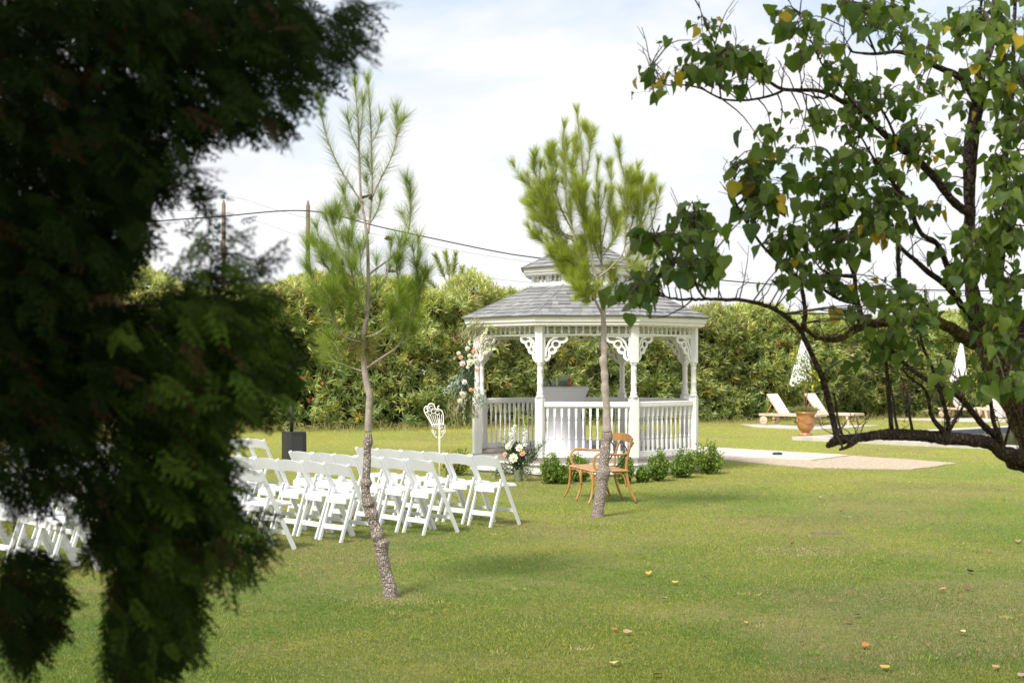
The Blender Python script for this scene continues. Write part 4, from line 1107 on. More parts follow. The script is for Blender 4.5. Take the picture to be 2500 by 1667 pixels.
# ------------------------------------------------------------------ box shrubs round the gazebo
def shrub(u, v, hw_px, top_v, label, seed, yel=0.0, dd=0.0, n=3000):
    r = np.random.default_rng(seed); d = CH*FPX/(v - HV) ; d += dd; base = P(u, v, d); base.z = 0
    H = (CH - (top_v - HV)/FPX*d); W_ = hw_px/FPX*d
    t = empty('box_shrub', label, 'shrub', base, 0, 'small clipped shrubs round the gazebo')
    ns = 24; mb = MB(); tips = []
    for i in range(ns):
        a = r.random()*6.28; lean = r.random()**.45*1.15; top = Vector((math.cos(a)*W_*lean*.85, math.sin(a)*W_*lean*.85, H*(1 - .35*lean*lean)*(.55 + .62*r.random())))
        b = Vector((math.cos(a)*.03, math.sin(a)*.03, -.01)); mid = b.lerp(top, .5) + Vector((math.cos(a)*W_*.12, math.sin(a)*W_*.12, 0))
        mb.tube([b, mid, top], [.006, .005, .003], 5); tips.append((b, mid, top))
    mb.build('stems', M['twig'], t)['kind'] = 'stuff'
    f = .15 + .85*r.random(n)**.8; k = r.integers(0, ns, n)
    B = np.array([tips[i][0] for i in k]); Mi = np.array([tips[i][1] for i in k]); Tp = np.array([tips[i][2] for i in k]); f_ = f[:, None]
    p = B*(1-f_)**2 + 2*Mi*f_*(1-f_) + Tp*f_**2 + r.normal(size=(n, 3))*np.array([W_*.17, W_*.17, H*.06])
    p[:, 2] = np.maximum(p[:, 2], .02)
    c = np.array([(.12, .20, .032), (.17, .26, .04), (.25, .34, .05), (.08, .14, .028)])[r.integers(0, 4, n)]*(.8 + .4*f_)
    yy = r.random(n) < yel; c[yy] = np.array([.42, .36, .04])
    ax = rand_dirs(n); ax[:, 2] += .7
    V, F, T = scatter(LANCE[0], LANCE[1], p, ax, rand_dirs(n), np.stack([np.full(n, .026), np.full(n, .042), np.full(n, .042)], 1), c)
    o = link('foliage', np_mesh('foliage', V, F, T), M['foliage'], t); o['kind'] = 'stuff'
shrub(1342, 1180, 28, 1112, 'leafy green shrub on the lawn just left of the wooden bench', 11)
shrub(1409, 1178, 28, 1111, 'light green shrub half hidden behind the wooden bench seat', 12, .03, .2)
shrub(1526, 1180, 21, 1110, 'narrow upright green shrub directly right of the bench and pine trunk', 13)
shrub(1607, 1174, 27, 1102, 'small dark green shrub leftmost of the three right of the gazebo front', 14)
shrub(1668, 1166, 30, 1096, 'dark blue-green shrub, middle of the three right of the gazebo', 15)
shrub(1729, 1157, 34, 1080, 'taller yellow-green shrub at the right end beside the pale paved pad', 16, .05)
shrub(1112, 1160, 34, 1090, 'yellowing shrub behind the front row chairs left of the gazebo', 17, .35)
shrub(1570, 1177, 15, 1140, 'lowest green shrub tucked against the gazebo skirting right of the bench', 19)
shrub(1375, 1181, 14, 1135, 'small low shrub between the bench and the left-hand shrub', 20, .02)
shrub(1210, 1120, 36, 1088, 'low shrub seen through the back left gazebo railing', 18, .1)

# ------------------------------------------------------------------ flowers
FG = np.array([(.10, .15, .06), (.16, .20, .11), (.20, .23, .15), (.07, .12, .04), (.26, .25, .14)])
def petals(mb, c, r, n=7, layers=3, up=Vector((0, -1, .3))):
    up = up.normalized(); a = up.orthogonal().normalized(); b = up.cross(a)
    for l in range(layers):
        rr = r*(1 - .3*l)
        for k in range(n):
            th = 2*math.pi*k/n + l*.5
            d = a*math.cos(th) + b*math.sin(th); s = d.cross(up)
            lift = .25 + .45*l
            mb.add([c, c + d*rr*.6 + s*rr*.38 + up*rr*lift*.5, c + d*rr*.95 + up*rr*lift, c + d*rr*.6 - s*rr*.38 + up*rr*lift*.5], [(0, 1, 2, 3)])
    mb.lathe([(r*.30, 0), (r*.38, r*.3), (r*.25, r*.62), (.002, r*.66)], c=c, n=8, M=up.to_track_quat('Z', 'Y').to_matrix())
peach = mat('peach_rose', (.78, .48, .30), .6, (.72, .36, .20), nscale=20); orange = mat('orange_rose', (.75, .30, .12), .6)
cream = mat('cream_petal', (.80, .76, .62), .6, (.70, .70, .48), nscale=20); pinkw = mat('blush_petal', (.80, .66, .60), .6)
gladg = mat('green_bud', (.35, .48, .10), .6)
dG = 24.05
ga = P(1142, 1000, dG)
fl = empty('flower_garland', 'hanging garland of peach roses, white lilies and silvery foliage tied to the left gazebo post', 'flowers', (ga.x, ga.y - .02, 0))
fo = Vector((ga.x, ga.y - .02, 0))
def FP(u, v, d=dG - .02): return P(u, v, d - .12) - fo
def leafset(spec, seed, nm, par, off, matr=None):
    r = np.random.default_rng(seed); parts = []
    for (u0, v0, u1, v1, spr, n, ln, wd, cidx, droop, d) in spec:
        a = np.array(P(u0, v0, d) - off); b = np.array(P(u1, v1, d) - off); f = r.random((n, 1))
        p = a*(1-f) + b*f + r.normal(size=(n, 3))*spr*np.array([1, .7, 1])
        ax = unit(b - a)*.8 + rand_dirs(n)*.9; ax[:, 2] -= droop
        c = np.array(cidx)[r.integers(0, len(cidx), n)]*(.8 + .4*r.random((n, 1)))
        parts.append(scatter(LANCE[0], LANCE[1], p, ax, rand_dirs(n), np.stack([np.full(n, wd), ln*(.7+.6*r.random(n)), np.full(n, ln)], 1), c))
    V, F, T = join_arrays(parts)
    o = link(nm, np_mesh(nm, V, F, T), matr or M['foliage'], par); o['kind'] = 'stuff'
SILV = [(.20, .26, .20), (.28, .33, .27), (.14, .20, .15)]; DRK = [(.06, .10, .05), (.09, .14, .06), (.12, .17, .10)]; PALE = [(.42, .40, .24), (.36, .36, .18), (.30, .28, .14)]; EUC = [(.40, .48, .46), (.52, .58, .56)]
d_ = dG - .12
leafset([(1148, 850, 1130, 1000, .06, 620, .09, .022, DRK, .3, d_), (1140, 905, 1120, 950,   .045, 200, .12, .022, SILV, .9, d_ - .05), (1118, 925, 1088, 955, .045, 90, .04, .028, EUC, .2, d_), (1165, 950, 1178, 990, .04, 140, .045, .03, EUC, .4, d_),
         (1135, 830, 1165, 800, .065, 480, .11, .012, PALE, -.7, d_), (1120, 960, 1115, 1010, .07, 700, .10, .012, PALE, .8, d_), (1150, 980, 1160, 1010, .05, 160, .08, .012, PALE, .9, d_), (1170, 860, 1200, 830, .05, 120, .08, .012, PALE, -.5, d_)], 5, 'foliage', fl, fo)
for (u, v, r_, m_, nm) in [(1157, 857, .050, peach, 'rose'), (1125, 872, .046, peach, 'rose'), (1142, 896, .036, cream, 'rose'), (1163, 903, .037, peach, 'rose'), (1149, 951, .040, peach, 'rose'), (1159, 951, .034, peach, 'rose')]:
    mb = MB(); petals(mb, Vector((0, 0, 0)), r_, 8, 3, Vector((random.uniform(-.3, .3), -1, .2))); mb.build(nm, m_, fl, FP(u, v, d_ - .04))
for (u, v, r_, m_) in [(1148, 884, .075, cream), (1129, 887, .06, pinkw), (1134, 932, .055, pinkw), (1141, 850, .05, cream), (1120, 862, .045, cream), (1160, 880, .05, cream), (1146, 868, .045, cream), (1128, 960, .05, cream), (1122, 978, .05, cream), (1166, 965, .045, cream)]:
    mb = MB(); petals(mb, Vector((0, 0, 0)), r_, 6, 2, Vector((random.uniform(-.3, .3), -1, 0))); mb.build('lily', m_, fl, FP(u, v, d_ - .05))
def glad(par, pts, r0, off, n=9, colr=None):
    pc = cr_path(pts, 6); mb = MB(); mb.tube([p for p in pc], .006, 6); mb.build('gladiolus_stem', gladg, par)
    mb = MB(); mg = MB()
    for i in range(len(pc)):
        f = i/(len(pc)-1); rr = r0*(1 - f*.85)
        if f < .55 and i % 2 == 0: petals(mb, Vector(pc[i]) + Vector((random.uniform(-.02, .02), -.02, 0)), rr, 5, 2, Vector((random.uniform(-.7, .7), -1, .5)))
        else: mg.lathe([(.002, 0), (rr*.4, .01), (rr*.35, .03), (.002, .05)], c=Vector(pc[i]) + Vector((random.uniform(-.008, .008), -.005, 0)), n=6)
    mb.build('gladiolus_bloom', colr or cream, par); mg.build('gladiolus_bud', gladg, par)
glad(fl, [tuple(FP(*p)) for p in ((1172, 838), (1180, 820), (1190, 803), (1200, 798), (1213, 805))], .05, fo)
glad(fl, [tuple(FP(*p)) for p in ((1183, 862), (1195, 855), (1205, 853), (1214, 858), (1217, 866))], .04, fo)
glad(fl, [tuple(FP(*p)) for p in ((1128, 970), (1120, 990), (1116, 1005), (1112, 1025), (1110, 1042))], .055, fo)
glad(fl, [tuple(FP(*p)) for p in ((1136, 960), (1132, 985), (1131, 1005), (1133, 1025), (1136, 1042))], .045, fo)
glad(fl, [tuple(FP(*p)) for p in ((1146, 840), (1147, 825), (1149, 810), (1150, 795), (1151, 785))], .03, fo)
# vase on the lawn
dV = 22.55
va_ = P(1266, 1174, dV); va_.z = 0
vs_ = empty('flower_vase', 'tall grey-green vase of white gladioli and olive branches on the grass by the gazebo step', 'vase', va_)
mb = MB(); mb.lathe([(.055, 0), (.060, .01), (.085, .17), (.088, .18), (.080, .18), (.07, .12), (.002, .115)], n=20); mb.build('pot', mat('grey_green_zinc', (.20, .24, .15), .55, (.26, .29, .2), nscale=6), vs_)
vo = Vector(va_)
leafset([(1266, 1150, 1262, 1100, .075, 420, .12, .018, DRK, -.2, dV), (1270, 1140, 1315, 1100, .05, 200, .09, .012, SILV + PALE[:1], -.2, dV), (1300, 1105, 1330, 1080, .03, 70, .08, .010, SILV, -.2, dV),
         (1250, 1145, 1215, 1150, .05, 180, .10, .012, DRK + PALE[:1], .2, dV), (1275, 1155, 1290, 1155, .06, 140, .08, .012, PALE, .3, dV), (1250, 1110, 1235, 1085, .05, 120, .10, .010, DRK, -.4, dV), (1290, 1130, 1300, 1105, .05, 120, .09, .012, DRK, -.3, dV)], 6, 'foliage', vs_, vo)
for (u0, v0, u1, v1) in ((1266, 1150, 1328, 1082), (1264, 1150, 1312, 1095), (1262, 1150, 1212, 1148), (1263, 1150, 1240, 1080), (1268, 1150, 1310, 1118)):
    a = P(u0, v0, dV) - vo; b = P(u1, v1, dV) - vo
    mb = MB(); mb.tube([a, a.lerp(b, .5) + Vector((0, -.03, .03)), b], [.006, .004, .002], 5); mb.build('stem', gladg, vs_)
def VP(u, v): return tuple(P(u, v, dV - .08) - vo)
glad(vs_, [VP(*p) for p in ((1245, 1085), (1250, 1060), (1256, 1040), (1259, 1020), (1259, 998))], .060, vo, colr=M['dead']['white'])
glad(vs_, [VP(*p) for p in ((1280, 1085), (1282, 1062), (1282, 1048), (1279, 1030), (1277, 1018))], .045, vo, colr=M['dead']['white'])
for (u, v, r_, m_, nm) in [(1268, 1093, .07, cream, 'rose'), (1275, 1106, .055, peach, 'rose'), (1233, 1108, .04, peach, 'rose'), (1254, 1118, .085, cream, 'lily'), (1240, 1090, .06, cream, 'rose')]:
    mb = MB(); petals(mb, Vector((0, 0, 0)), r_, 8, 3, Vector((random.uniform(-.3, .3), -1, .3))); mb.build(nm, m_, vs_, P(u, v, dV - .12) - vo)

# ------------------------------------------------------------------ white wrought iron ornament
dI = 21.5
ib = P(1073, 1188, dI); ib.z = 0
ir = empty('iron_plant_stand', 'white wrought iron stand shaped like a small scrolled chair back on a thin post', 'stand', ib)
IW = M['iron_white']
def IP(z, w, dy=0): # z,w in the close-up's pixels
    return (P(500 + z/2.767, 950 + w/2.767, dI) - ib) + Vector((0, dy, 0))
MB().tube([(0, 0, -.02), (0, 0, 1.02)], .013, 8).build('post', IW, ir)
MB().lathe([(.10, 0), (.10, .012), (.02, .02)], n=16).build('foot', IW, ir)
def itube(pts, r, nm, dy=0): MB().tube([p for p in cr_path([tuple(IP(*p, dy)) for p in pts], 6)], r, 6).build(nm, IW, ir)
itube([(1545, 265), (1520, 215), (1490, 165), (1482, 135), (1495, 115), (1505, 125), (1497, 135)], .010, 'back_frame')
itube([(1612, 240), (1612, 200), (1610, 170), (1600, 145), (1580, 135), (1575, 118), (1585, 112)], .010, 'back_frame')
itube([(1490, 160), (1505, 150), (1510, 110), (1528, 96), (1548, 105), (1556, 130), (1580, 138)], .010, 'crest_rail')
for i in range(7):
    f = i/6; itube([(1545 + f*62, 262 - f*20), (1528 + f*70, 215 - f*10), (1510 + f*90, 178 - f*8)], .006, 'spindle')
for (cz, cw, rr) in ((1520, 160, 14), (1545, 150, 14), (1572, 158, 14), (1530, 125, 12)):
    itube([(cz + rr*math.cos(a), cw + rr*math.sin(a)) for a in np.linspace(0, 5.6, 8)], .006, 'scroll')
seat_ring = [(1580 + 50*math.cos(a), 250 + 16*math.sin(a)) for a in np.linspace(0, 6.283, 17)]
MB().tube([IP(z, w, .12*math.sin(a)) for (z, w), a in zip(seat_ring, np.linspace(0, 6.283, 17))], .009, 6).build('seat_ring', IW, ir)
for i in range(6): itube([(1540 + i*16, 240), (1535 + i*17, 262)], .005, 'seat_slat')
for sg in (-1, 1):
    itube([(1580 + sg*42, 262), (1580 + sg*44, 290), (1580 + sg*26, 300), (1580 + sg*20, 285), (1580 + sg*30, 280)], .007, 'scroll')
    itube([(1580 + sg*36, 275), (1580 + sg*30, 310), (1580 + sg*8, 330)], .007, 'scroll')

# ------------------------------------------------------------------ loudspeaker
sp_ = G(719, 1121)
spk = empty('loudspeaker', 'black column loudspeaker with its bass box standing behind the chair rows', 'speaker', (sp_.x, sp_.y, 0), R(25))
m_ = MB(); oct2 = [(-.20, -.14), (-.12, -.2), (.12, -.2), (.20, -.14), (.20, .2), (-.20, .2)]
m_.prism(oct2, 0, .52); m_.prism([(x*.93, y*.93) for x, y in oct2], .52, .545); m_.build('bass_box', M['black'], spk)
MB().tube([(-.06, 0, .54), (-.06, 0, 1.25)], .035, 12).build('pole', M['black'], spk)
MB().cbox((-.06, 0, 1.62), (.10, .12, .76), .01).build('column', M['black'], spk)
MB().box((0, -.202, .26), (.22, .004, .40)).build('grille', mat('speaker_grille', (.035, .035, .04), .7, bump=.6, bscale=300), spk)

# ------------------------------------------------------------------ loungers
def lounger(label, loc, rz, near_leg=True):
    t = empty('sun_lounger', label, 'sun lounger', loc, rz, 'sun loungers by the pool')
    TK = M['teak']
    MB().cbox((0, -.33, .315), (1.98, .035, .075), .006).build('side_rail', TK, t); MB().cbox((0, .33, .315), (1.98, .035, .075), .006).build('side_rail', TK, t)
    MB().cbox((.975, 0, .315), (.03, .62, .07), .006).build('end_rail', TK, t); MB().cbox((-.975, 0, .315), (.03, .62, .07), .006).build('end_rail', TK, t)
    m_ = MB(); vs = []; 
    for i in range(7):
        x = -.30 + 1.27*i/6; sag = -.02*math.sin(math.pi*i/6)
        vs += [(x, -.31, .352), (x, 0, .352 + sag), (x, .31, .352)]
    m_.add(vs, [(a*3, a*3+3, a*3+4, a*3+1) for a in range(6)] + [(a*3+1, a*3+4, a*3+5, a*3+2) for a in range(6)], True)
    m_.build('seat_canvas', M['canvas'], t)
    # raised back
    an = R(54); L = .74; bx = -.30
    def bp(s, y, h=0): return Vector((bx - s*math.cos(an) + h*math.sin(an), y, .345 + s*math.sin(an) + h*math.cos(an)))
    for y in (-.29, .29): MB().bar(bp(0, y), bp(L, y), .03, .04, ax=(0, 1, 0)).build('back_rail', TK, t)
    m_ = MB(); vs = []
    for i in range(7):
        s = L*i/6; vs += [tuple(bp(s, -.315, .026)), tuple(bp(s, 0, .026 - .02*math.sin(math.pi*i/6))), tuple(bp(s, .315, .026))]
    m_.add(vs, [(a*3+1, a*3+4, a*3+3, a*3) for a in range(6)] + [(a*3+2, a*3+5, a*3+4, a*3+1) for a in range(6)], True); m_.build('back_canvas', M['canvas'], t)
    MB().bar(bp(L*.62, -.2), (-.80, -.2, .33), .025, .03, ax=(0, 1, 0)).build('back_strut', M['teak_warm'], t)
    MB().bar(bp(L*.62, .2), (-.80, .2, .33), .025, .03, ax=(0, 1, 0)).build('back_strut', M['teak_warm'], t)
    Rx = Matrix.Rotation(R(90), 3, 'X')
    for y in (-.375, .375):
        m_ = MB(); m_.lathe([(.02, -.02), (.125, -.02), (.135, -.012), (.135, .012), (.125, .02), (.02, .02)], c=(-.80, y, .135), n=22, M=Rx); m_.lathe([(.03, -.028), (.03, .028)], c=(-.80, y, .135), n=10, M=Rx)
        m_.build('wheel', TK, t)
        MB().bar((-.80, y*.80, .14), (-.80, y*.80, .29), .03, .06, ax=(0, 1, 0)).build('wheel_bracket', M['teak_warm'], t)
        MB().bar((.74, y*.84, .29), (.80, y*.84, 0), .04, .075, ax=(0, 1, 0)).build('leg', TK, t)
    MB().tube([(-.80, -.36, .135), (-.80, .36, .135)], .018, 8).build('axle', M['teak_warm'], t)
    MB().bar((.79, -.29, .10), (.79, .29, .10), .03, .04, ax=(0, 0, 1)).build('stretcher', M['teak_warm'], t)
    return t
rzL = math.atan2(-.66, .75)
l1 = lounger('cream canvas teak sun lounger with round wheels, leftmost by the hedge', (8.62, 43.7, .03), rzL)
for (loc, lab, rr) in (((9.98, 44.6, .03), 'cream canvas sun lounger just right of the terracotta pot with raised back', rzL), ((16.1, 50.15, .03), 'cream sun lounger left of the pair on the far terrace', rzL), ((17.6, 50.8, .03), 'cream sun lounger rightmost of all, on the far terrace', rzL)):
    c = copy_tree(l1, None, loc, rr); c['label'] = lab
m_ = MB(); m_.cbox((0, 0, .16), (.75, .35, .12), .02)
sb = empty('side_box', 'cream cushioned box standing between the two far loungers', 'box', (16.95, 49.7, .03), rzL)
MB().cbox((0, 0, .22), (.55, .5, .38), .02).build('body', M['canvas'], sb); MB().cbox((0, 0, .43), (.58, .53, .035), .01).build('lid', M['canvas'], sb)

def parasol(label, loc, H, top, hem, wd, seed):
    r = random.Random(seed)
    t = empty('closed_parasol', label, 'parasol', loc, 0, 'closed white parasols by the pool')
    MB().tube([(0, 0, .05), (0, 0, top + .02)], .022, 10).build('pole', M['teak_warm'], t)
    n = 40; rows = 12; vs = []
    for i in range(rows+1):
        f = i/rows; z = top - (top - hem)*f
        for j in range(n):
            a = 2*math.pi*j/n
            fold = 1 + .12*math.cos(7*a + seed) * min(1, f*1.4) + .06*math.sin(3*a + 5*f)
            rad = (.025 + wd*.5*f**.85)*fold
            zz = z - (.10*math.cos(a - 2.6) + .05*math.cos(8*a+seed))*max(0, f-.7)/.3
            vs.append((rad*math.cos(a) - .10*f, rad*math.sin(a)*.8, zz))
    fs = []
    for i in range(rows):
        for j in range(n): fs.append((i*n+(j+1) % n, i*n+j, (i+1)*n+j, (i+1)*n+(j+1) % n))
    fs.append(tuple(range(n)))
    m_ = MB(); m_.add(vs, fs, True); m_.build('canopy', M['parasol'], t)
    MB().lathe([(.02, top), (.03, top+.03), (.012, top+.07), (.002, top + .08)], n=10).build('finial', M['teak_warm'], t)
    MB().cbox((0, 0, .04), (.55, .55, .07), .01).build('foot', M['black'], t)
    MB().tube([(0, 0, .07), (0, 0, .35)], .035, 10).build('sleeve', M['black'], t)
pp1 = P(1964, 1030, 45.2)
parasol('closed white parasol with slanting hem behind the potted lemon tree', (pp1.x, pp1.y, .03), 3, 2.90, 1.28, .60, 3)
pp2 = P(2348, 1020, 51.2)
parasol('closed white parasol between the two loungers of the far terrace', (pp2.x, pp2.y, .03), 3, 2.72, 1.36, .52, 6)

# ------------------------------------------------------------------ terracotta urn and lemon tree
ub = P(1967, 1064, 35.9); ub.z = .086
ur_ = empty('terracotta_urn', 'glazed brown terracotta urn with garland relief on the corner of the pool coping', 'urn', ub)
UH = .60
prof = [(.165, 0), (.175, .02), (.15, .05), (.095, .075), (.10, .095), (.16, .14), (.205, .21), (.225, .32), (.222, .44), (.225, .50), (.245, .54), (.275, .565), (.28, .585), (.265, .60), (.235, .595), (.22, .54), (.01, .53)]
m_ = MB(); m_.lathe(prof, n=32); m_.build('body', M['terracotta'], ur_)
def urad(z):
    for (r0, z0), (r1, z1) in zip(prof[:-1], prof[1:]):
        if z0 <= z <= z1: return r0 + (r1-r0)*(z-z0)/(z1-z0)
    return .22
pts = []
for i in range(97):
    a = 2*math.pi*i/96; z = .37 + .07*math.cos(3*a + 1.6); pts.append((math.cos(a)*(urad(z)+.006), math.sin(a)*(urad(z)+.006), z))
m_ = MB(); m_.tube(pts, .011, 6); m_.build('garland_relief', M['terracotta'], ur_)
for a in (-1.15, -2.9, .95):
    m_ = MB(); c_ = Vector((math.cos(a)*.226, math.sin(a)*.226, .37)); m_.lathe([(.052, -.004), (.052, .01), (.035, .014), (.03, .006), (.018, .012), (.001, .014)], c=c_, n=16, M=Vector((math.cos(a), math.sin(a), 0)).to_track_quat('Z', 'Y').to_matrix()); m_.build('rosette', M['terracotta'], ur_)
m_ = MB(); m_.lathe([(.215, .555), (.15, .575), (.002, .58)], n=18); m_.build('soil', mat('soil', (.09, .06, .04), .95), ur_)
lt = empty('lemon_tree', 'small lemon tree with yellow-green leaves growing in the terracotta urn', 'potted tree', (ub.x, ub.y, ub.z + .56))
lo_ = Vector(lt.location)
def LP(u, v, dd=0): return P(u, v, 35.9 + dd) - lo_
st_pts = [LP(1967, 1002), LP(1969, 975), LP(1972, 950), LP(1974, 925), LP(1968, 900), LP(1962, 880)]
st_pts[0] = Vector((0, 0, 0))
MB().tube(st_pts, [.014, .013, .012, .011, .008, .004], 8).build('trunk', M['twig'], lt)
r = np.random.default_rng(4); parts = []
for (u, v, su, sv, n, ye_) in [(1938, 865, 6, 9, 90, .75), (1945, 880, 9, 8, 90, .4), (1965, 880, 10, 11, 150, .12), (1980, 905, 10, 12, 170, .3), (1965, 920, 12, 12, 160, .1), (1990, 925, 9, 10, 120, .35), (1978, 938, 11, 6, 120, .3), (1942, 935, 10, 5, 60, .1), (1950, 905, 10, 8, 60, .1), (1932, 915, 6, 6, 30, .1), (2000, 932, 6, 6, 40, .2)]:
    c = np.array(LP(u, v)); p = c + r.normal(size=(n, 3))*np.array([su/97, .10, sv/97]); co = np.where(r.random((n, 1)) < ye_, np.array([[.55, .50, .05]]), np.array([[.16, .25, .03]]))*(.7 + .5*r.random((n, 1)))
    parts.append(scatter(LANCE[0], LANCE[1], p, rand_dirs(n), rand_dirs(n), np.stack([np.full(n, .032), np.full(n, .065), np.full(n, .065)], 1), co))
    e_ = Vector(c); MB().tube([st_pts[3], st_pts[3].lerp(e_, .5) + Vector((0, 0, .03)), e_], [.006, .005, .003], 5).build('branch', M['twig'], lt)
V, F, T = join_arrays(parts); o = link('foliage', np_mesh('foliage', V, F, T), M['foliage'], lt); o['kind'] = 'stuff'
lem = mat('lemon', (.80, .52, .03), .45)
for (u, v) in ((2000, 929), (1984, 944), (1981, 910)):
    MB().lathe([(.002, -.04), (.022, -.028), (.031, 0), (.022, .028), (.002, .042)], n=12).build('lemon', lem, lt, LP(u, v, -.15))
r = np.random.default_rng(14); n = 900; p = r.normal(size=(n, 3))*np.array([.14, .12, .03]) + np.array([0, 0, .06]); ax = np.stack([p[:, 0]*4, p[:, 1]*4, np.full(n, .8)], 1) + r.normal(size=(n, 3))*.3
V, F, T = scatter(LANCE[0], LANCE[1], p, ax, rand_dirs(n), np.stack([np.full(n, .012), np.full(n, .11), np.full(n, .11)], 1), np.array([(.24, .24, .09), (.18, .22, .08), (.34, .28, .12)])[r.integers(0, 3, n)])
o = link('trailing_plant', np_mesh('trailing_plant', V, F, T), M['foliage'], None, (ub.x, ub.y, ub.z + .56)); tag(o, 'wispy grey-green plant spilling over the rim of the terracotta urn', 'plant')

# ------------------------------------------------------------------ poles and cables
def pole(u, v_top, d, r, label, ins=False, bottom=None):
    top = P(u, v_top, d); t = empty('utility_pole', label, 'pole', (top.x, top.y, 0), 0, 'wooden poles behind the hedge')
    h = top.z
    MB().lathe([(r*1.15, -.1), (r, h*.5), (r*.86, h - .22), (.02, h)], n=14).build('shaft', M['pole_wood'], t)
    MB().lathe([(r*1.05, h*.62), (r*1.05, h*.62+.06)], n=14).build('band', M['black_metal'], t)
    if ins:
        for z in (h + .05, h - 1.35):
            MB().lathe([(.03, z), (.10, z+.03), (.06, z+.09), (.09, z+.13), (.05, z+.2), (.01, z+.24)], c=((0, 0, 0) if z > h else (-.22, 0, 0)), n=12).build('insulator', M['insul'], t)
    return top
pole(752, 489, 52, .085, 'weathered wooden pole rising behind the hedge left of the left young pine')
pole(546, 488, 68, .11, 'more distant wooden pole with green insulators seen beside the dark conifer', True)
def cable(pts, d0, d1, r, label):
    n = len(pts); ps = [P(u, v, d0 + (d1-d0)*i/(n-1)) for i, (u, v) in enumerate(pts)]
    pc = cr_path([tuple(p) for p in ps], 8)
    m_ = MB(); m_.tube(pc, r, 6); o = m_.build('overhead_cable', M['cable']); tag(o, label, 'cable', 'overhead cables')
cable([(300, 546), (520, 530), (752, 515), (940, 557), (1200, 612), (1330, 632), (1575, 664), (1850, 692), (2100, 705), (2560, 712)], 51.8, 51.8, .022, 'thick black overhead cable sagging across the whole sky from the nearer pole')
cable([(300, 481), (546, 478), (700, 520), (1000, 590), (1300, 641), (1700, 690), (2560, 722)], 67.8, 67.8, .006, 'thin cable fading to the right from the insulator of the distant pole')
cable([(300, 519), (546, 520), (780, 590), (1100, 660), (1300, 690), (1700, 705)], 67.8, 67.8, .005, 'lowest hair-thin cable below the thick one')

# ------------------------------------------------------------------ apricot-like tree at right
AD = 4.9
tr0 = Vector(((2660 - HU)/FPX*5.0, 5.0, 0))
ap = empty('apricot_tree', 'spreading leafy fruit tree with dark crooked limbs and some yellow leaves filling the right foreground', 'tree', tr0)
skel = []   # (world point, radius)
def limb(pts, r0, r1, d0=AD, d1=None, nm='limb', m_=None, n=10, rec=True, jit=.09, wob=.0):
    d1 = d0 if d1 is None else d1
    L = len(pts); q = []
    for i, p in enumerate(pts):
        f = i/(L-1); d = d0 + (d1-d0)*f
        rr = (p[2] if len(p) > 2 else r0 + (r1-r0)*f)
        w_ = P(p[0], p[1], d)
        q.append((w_.x, w_.y, w_.z, rr/FPX*d))
    pc = cr_path(q, 6)
    if wob: pc = [pc[0]] + [(x + random.uniform(-wob, wob), y + random.uniform(-wob, wob), z + random.uniform(-wob, wob), r_) for x, y, z, r_ in pc[1:]]
    MB().tube([Vector(p[:3]) - tr0 for p in pc], [max(p[3], .0008) for p in pc], n, True, jit).build(nm, m_ or M['apricot_bark'], ap)
    if rec:
        for p in pc: skel.append((Vector(p[:3]), p[3]))
    return pc
LB = M['lichen_bark']
limb([(2660, 2180, 64), (2640, 1700, 58), (2600, 1300, 52), (2555, 1130, 46), (2500, 1010, 42), (2455, 910, 38), (2424, 853, 36), (2400, 815, 34), (2390, 775, 26)], 60, 30, 5.0, 4.9, 'trunk', LB, 18, jit=.07)
limb([(2392, 815, 26), (2380, 750, 20), (2370, 680, 15), (2364, 600, 13.5), (2368, 517, 13.5), (2364, 421, 13), (2368, 325, 12), (2383, 249, 11.5), (2395, 184, 10.5), (2418, 115, 9.5), (2429, 38, 8.5), (2434, -60, 7.5)], 13, 8, 4.9, 5.0, 'limb', None, 12)
limb([(2372, 480), (2379, 383), (2390, 290), (2408, 220), (2432, 190), (2462, 180), (2520, 175)], 8, 6, 4.86, 4.7)
limb([(2383, 249), (2345, 191), (2291, 165), (2253, 145), (2219, 134), (2188, 127), (2138, 132), (2100, 130), (2079, 126), (2070, 115)], 9, 1.6, 4.95, 4.5)
limb([(2138, 132), (2119, 84), (2106, 45), (2082, 26), (2070, -10)], 3, 1.4, 4.6, 4.4)
limb([(2440, 170), (2455, 140), (2420, 90), (2395, 50), (2398, -20)], 6, 3, 4.8, 4.6)
limb([(2364, 520), (2326, 491), (2281, 433), (2236, 388), (2196, 361), (2161, 330), (2125, 295), (2094, 268), (2058, 250), (2027, 232), (1991, 221), (1915, 219), (1879, 201), (1844, 183), (1812, 165), (1790, 140)], 11, 2.2, 4.9, 4.3)
limb([(1915, 219), (1893, 230), (1857, 240), (1812, 246), (1768, 243), (1741, 232), (1710, 216), (1670, 208), (1629, 208), (1603, 192), (1588, 165)], 3.6, 1.3, 4.45, 4.2)
limb([(2027, 232), (2010, 241), (1985, 236), (1960, 228), (1930, 221)], 2.5, 1.2, 4.5, 4.4)
limb([(1760, 240), (1752, 170), (1745, 110), (1725, 65), (1710, 25), (1706, 5)], 2.4, 1.1, 4.25, 4.2)
limb([(2196, 361), (2160, 280), (2110, 220), (2070, 165), (2060, 90), (2066, 20)], 3.6, 1.2, 4.7, 4.6)
limb([(2094, 268), (2060, 220), (2030, 190), (2008, 160), (1990, 120), (1965, 70), (1950, 30)], 3.2, 1.2, 4.5, 4.4)
limb([(2385, 780), (2361, 763), (2314, 701), (2267, 665), (2235, 636), (2202, 607), (2170, 560), (2150, 500)], 10, 3, 4.9, 4.6)
limb([(2330, 700), (2291, 600), (2249, 570), (2215, 498), (2184, 452), (2138, 394), (2119, 363), (2100, 330)], 7.5, 2, 4.8, 4.5)
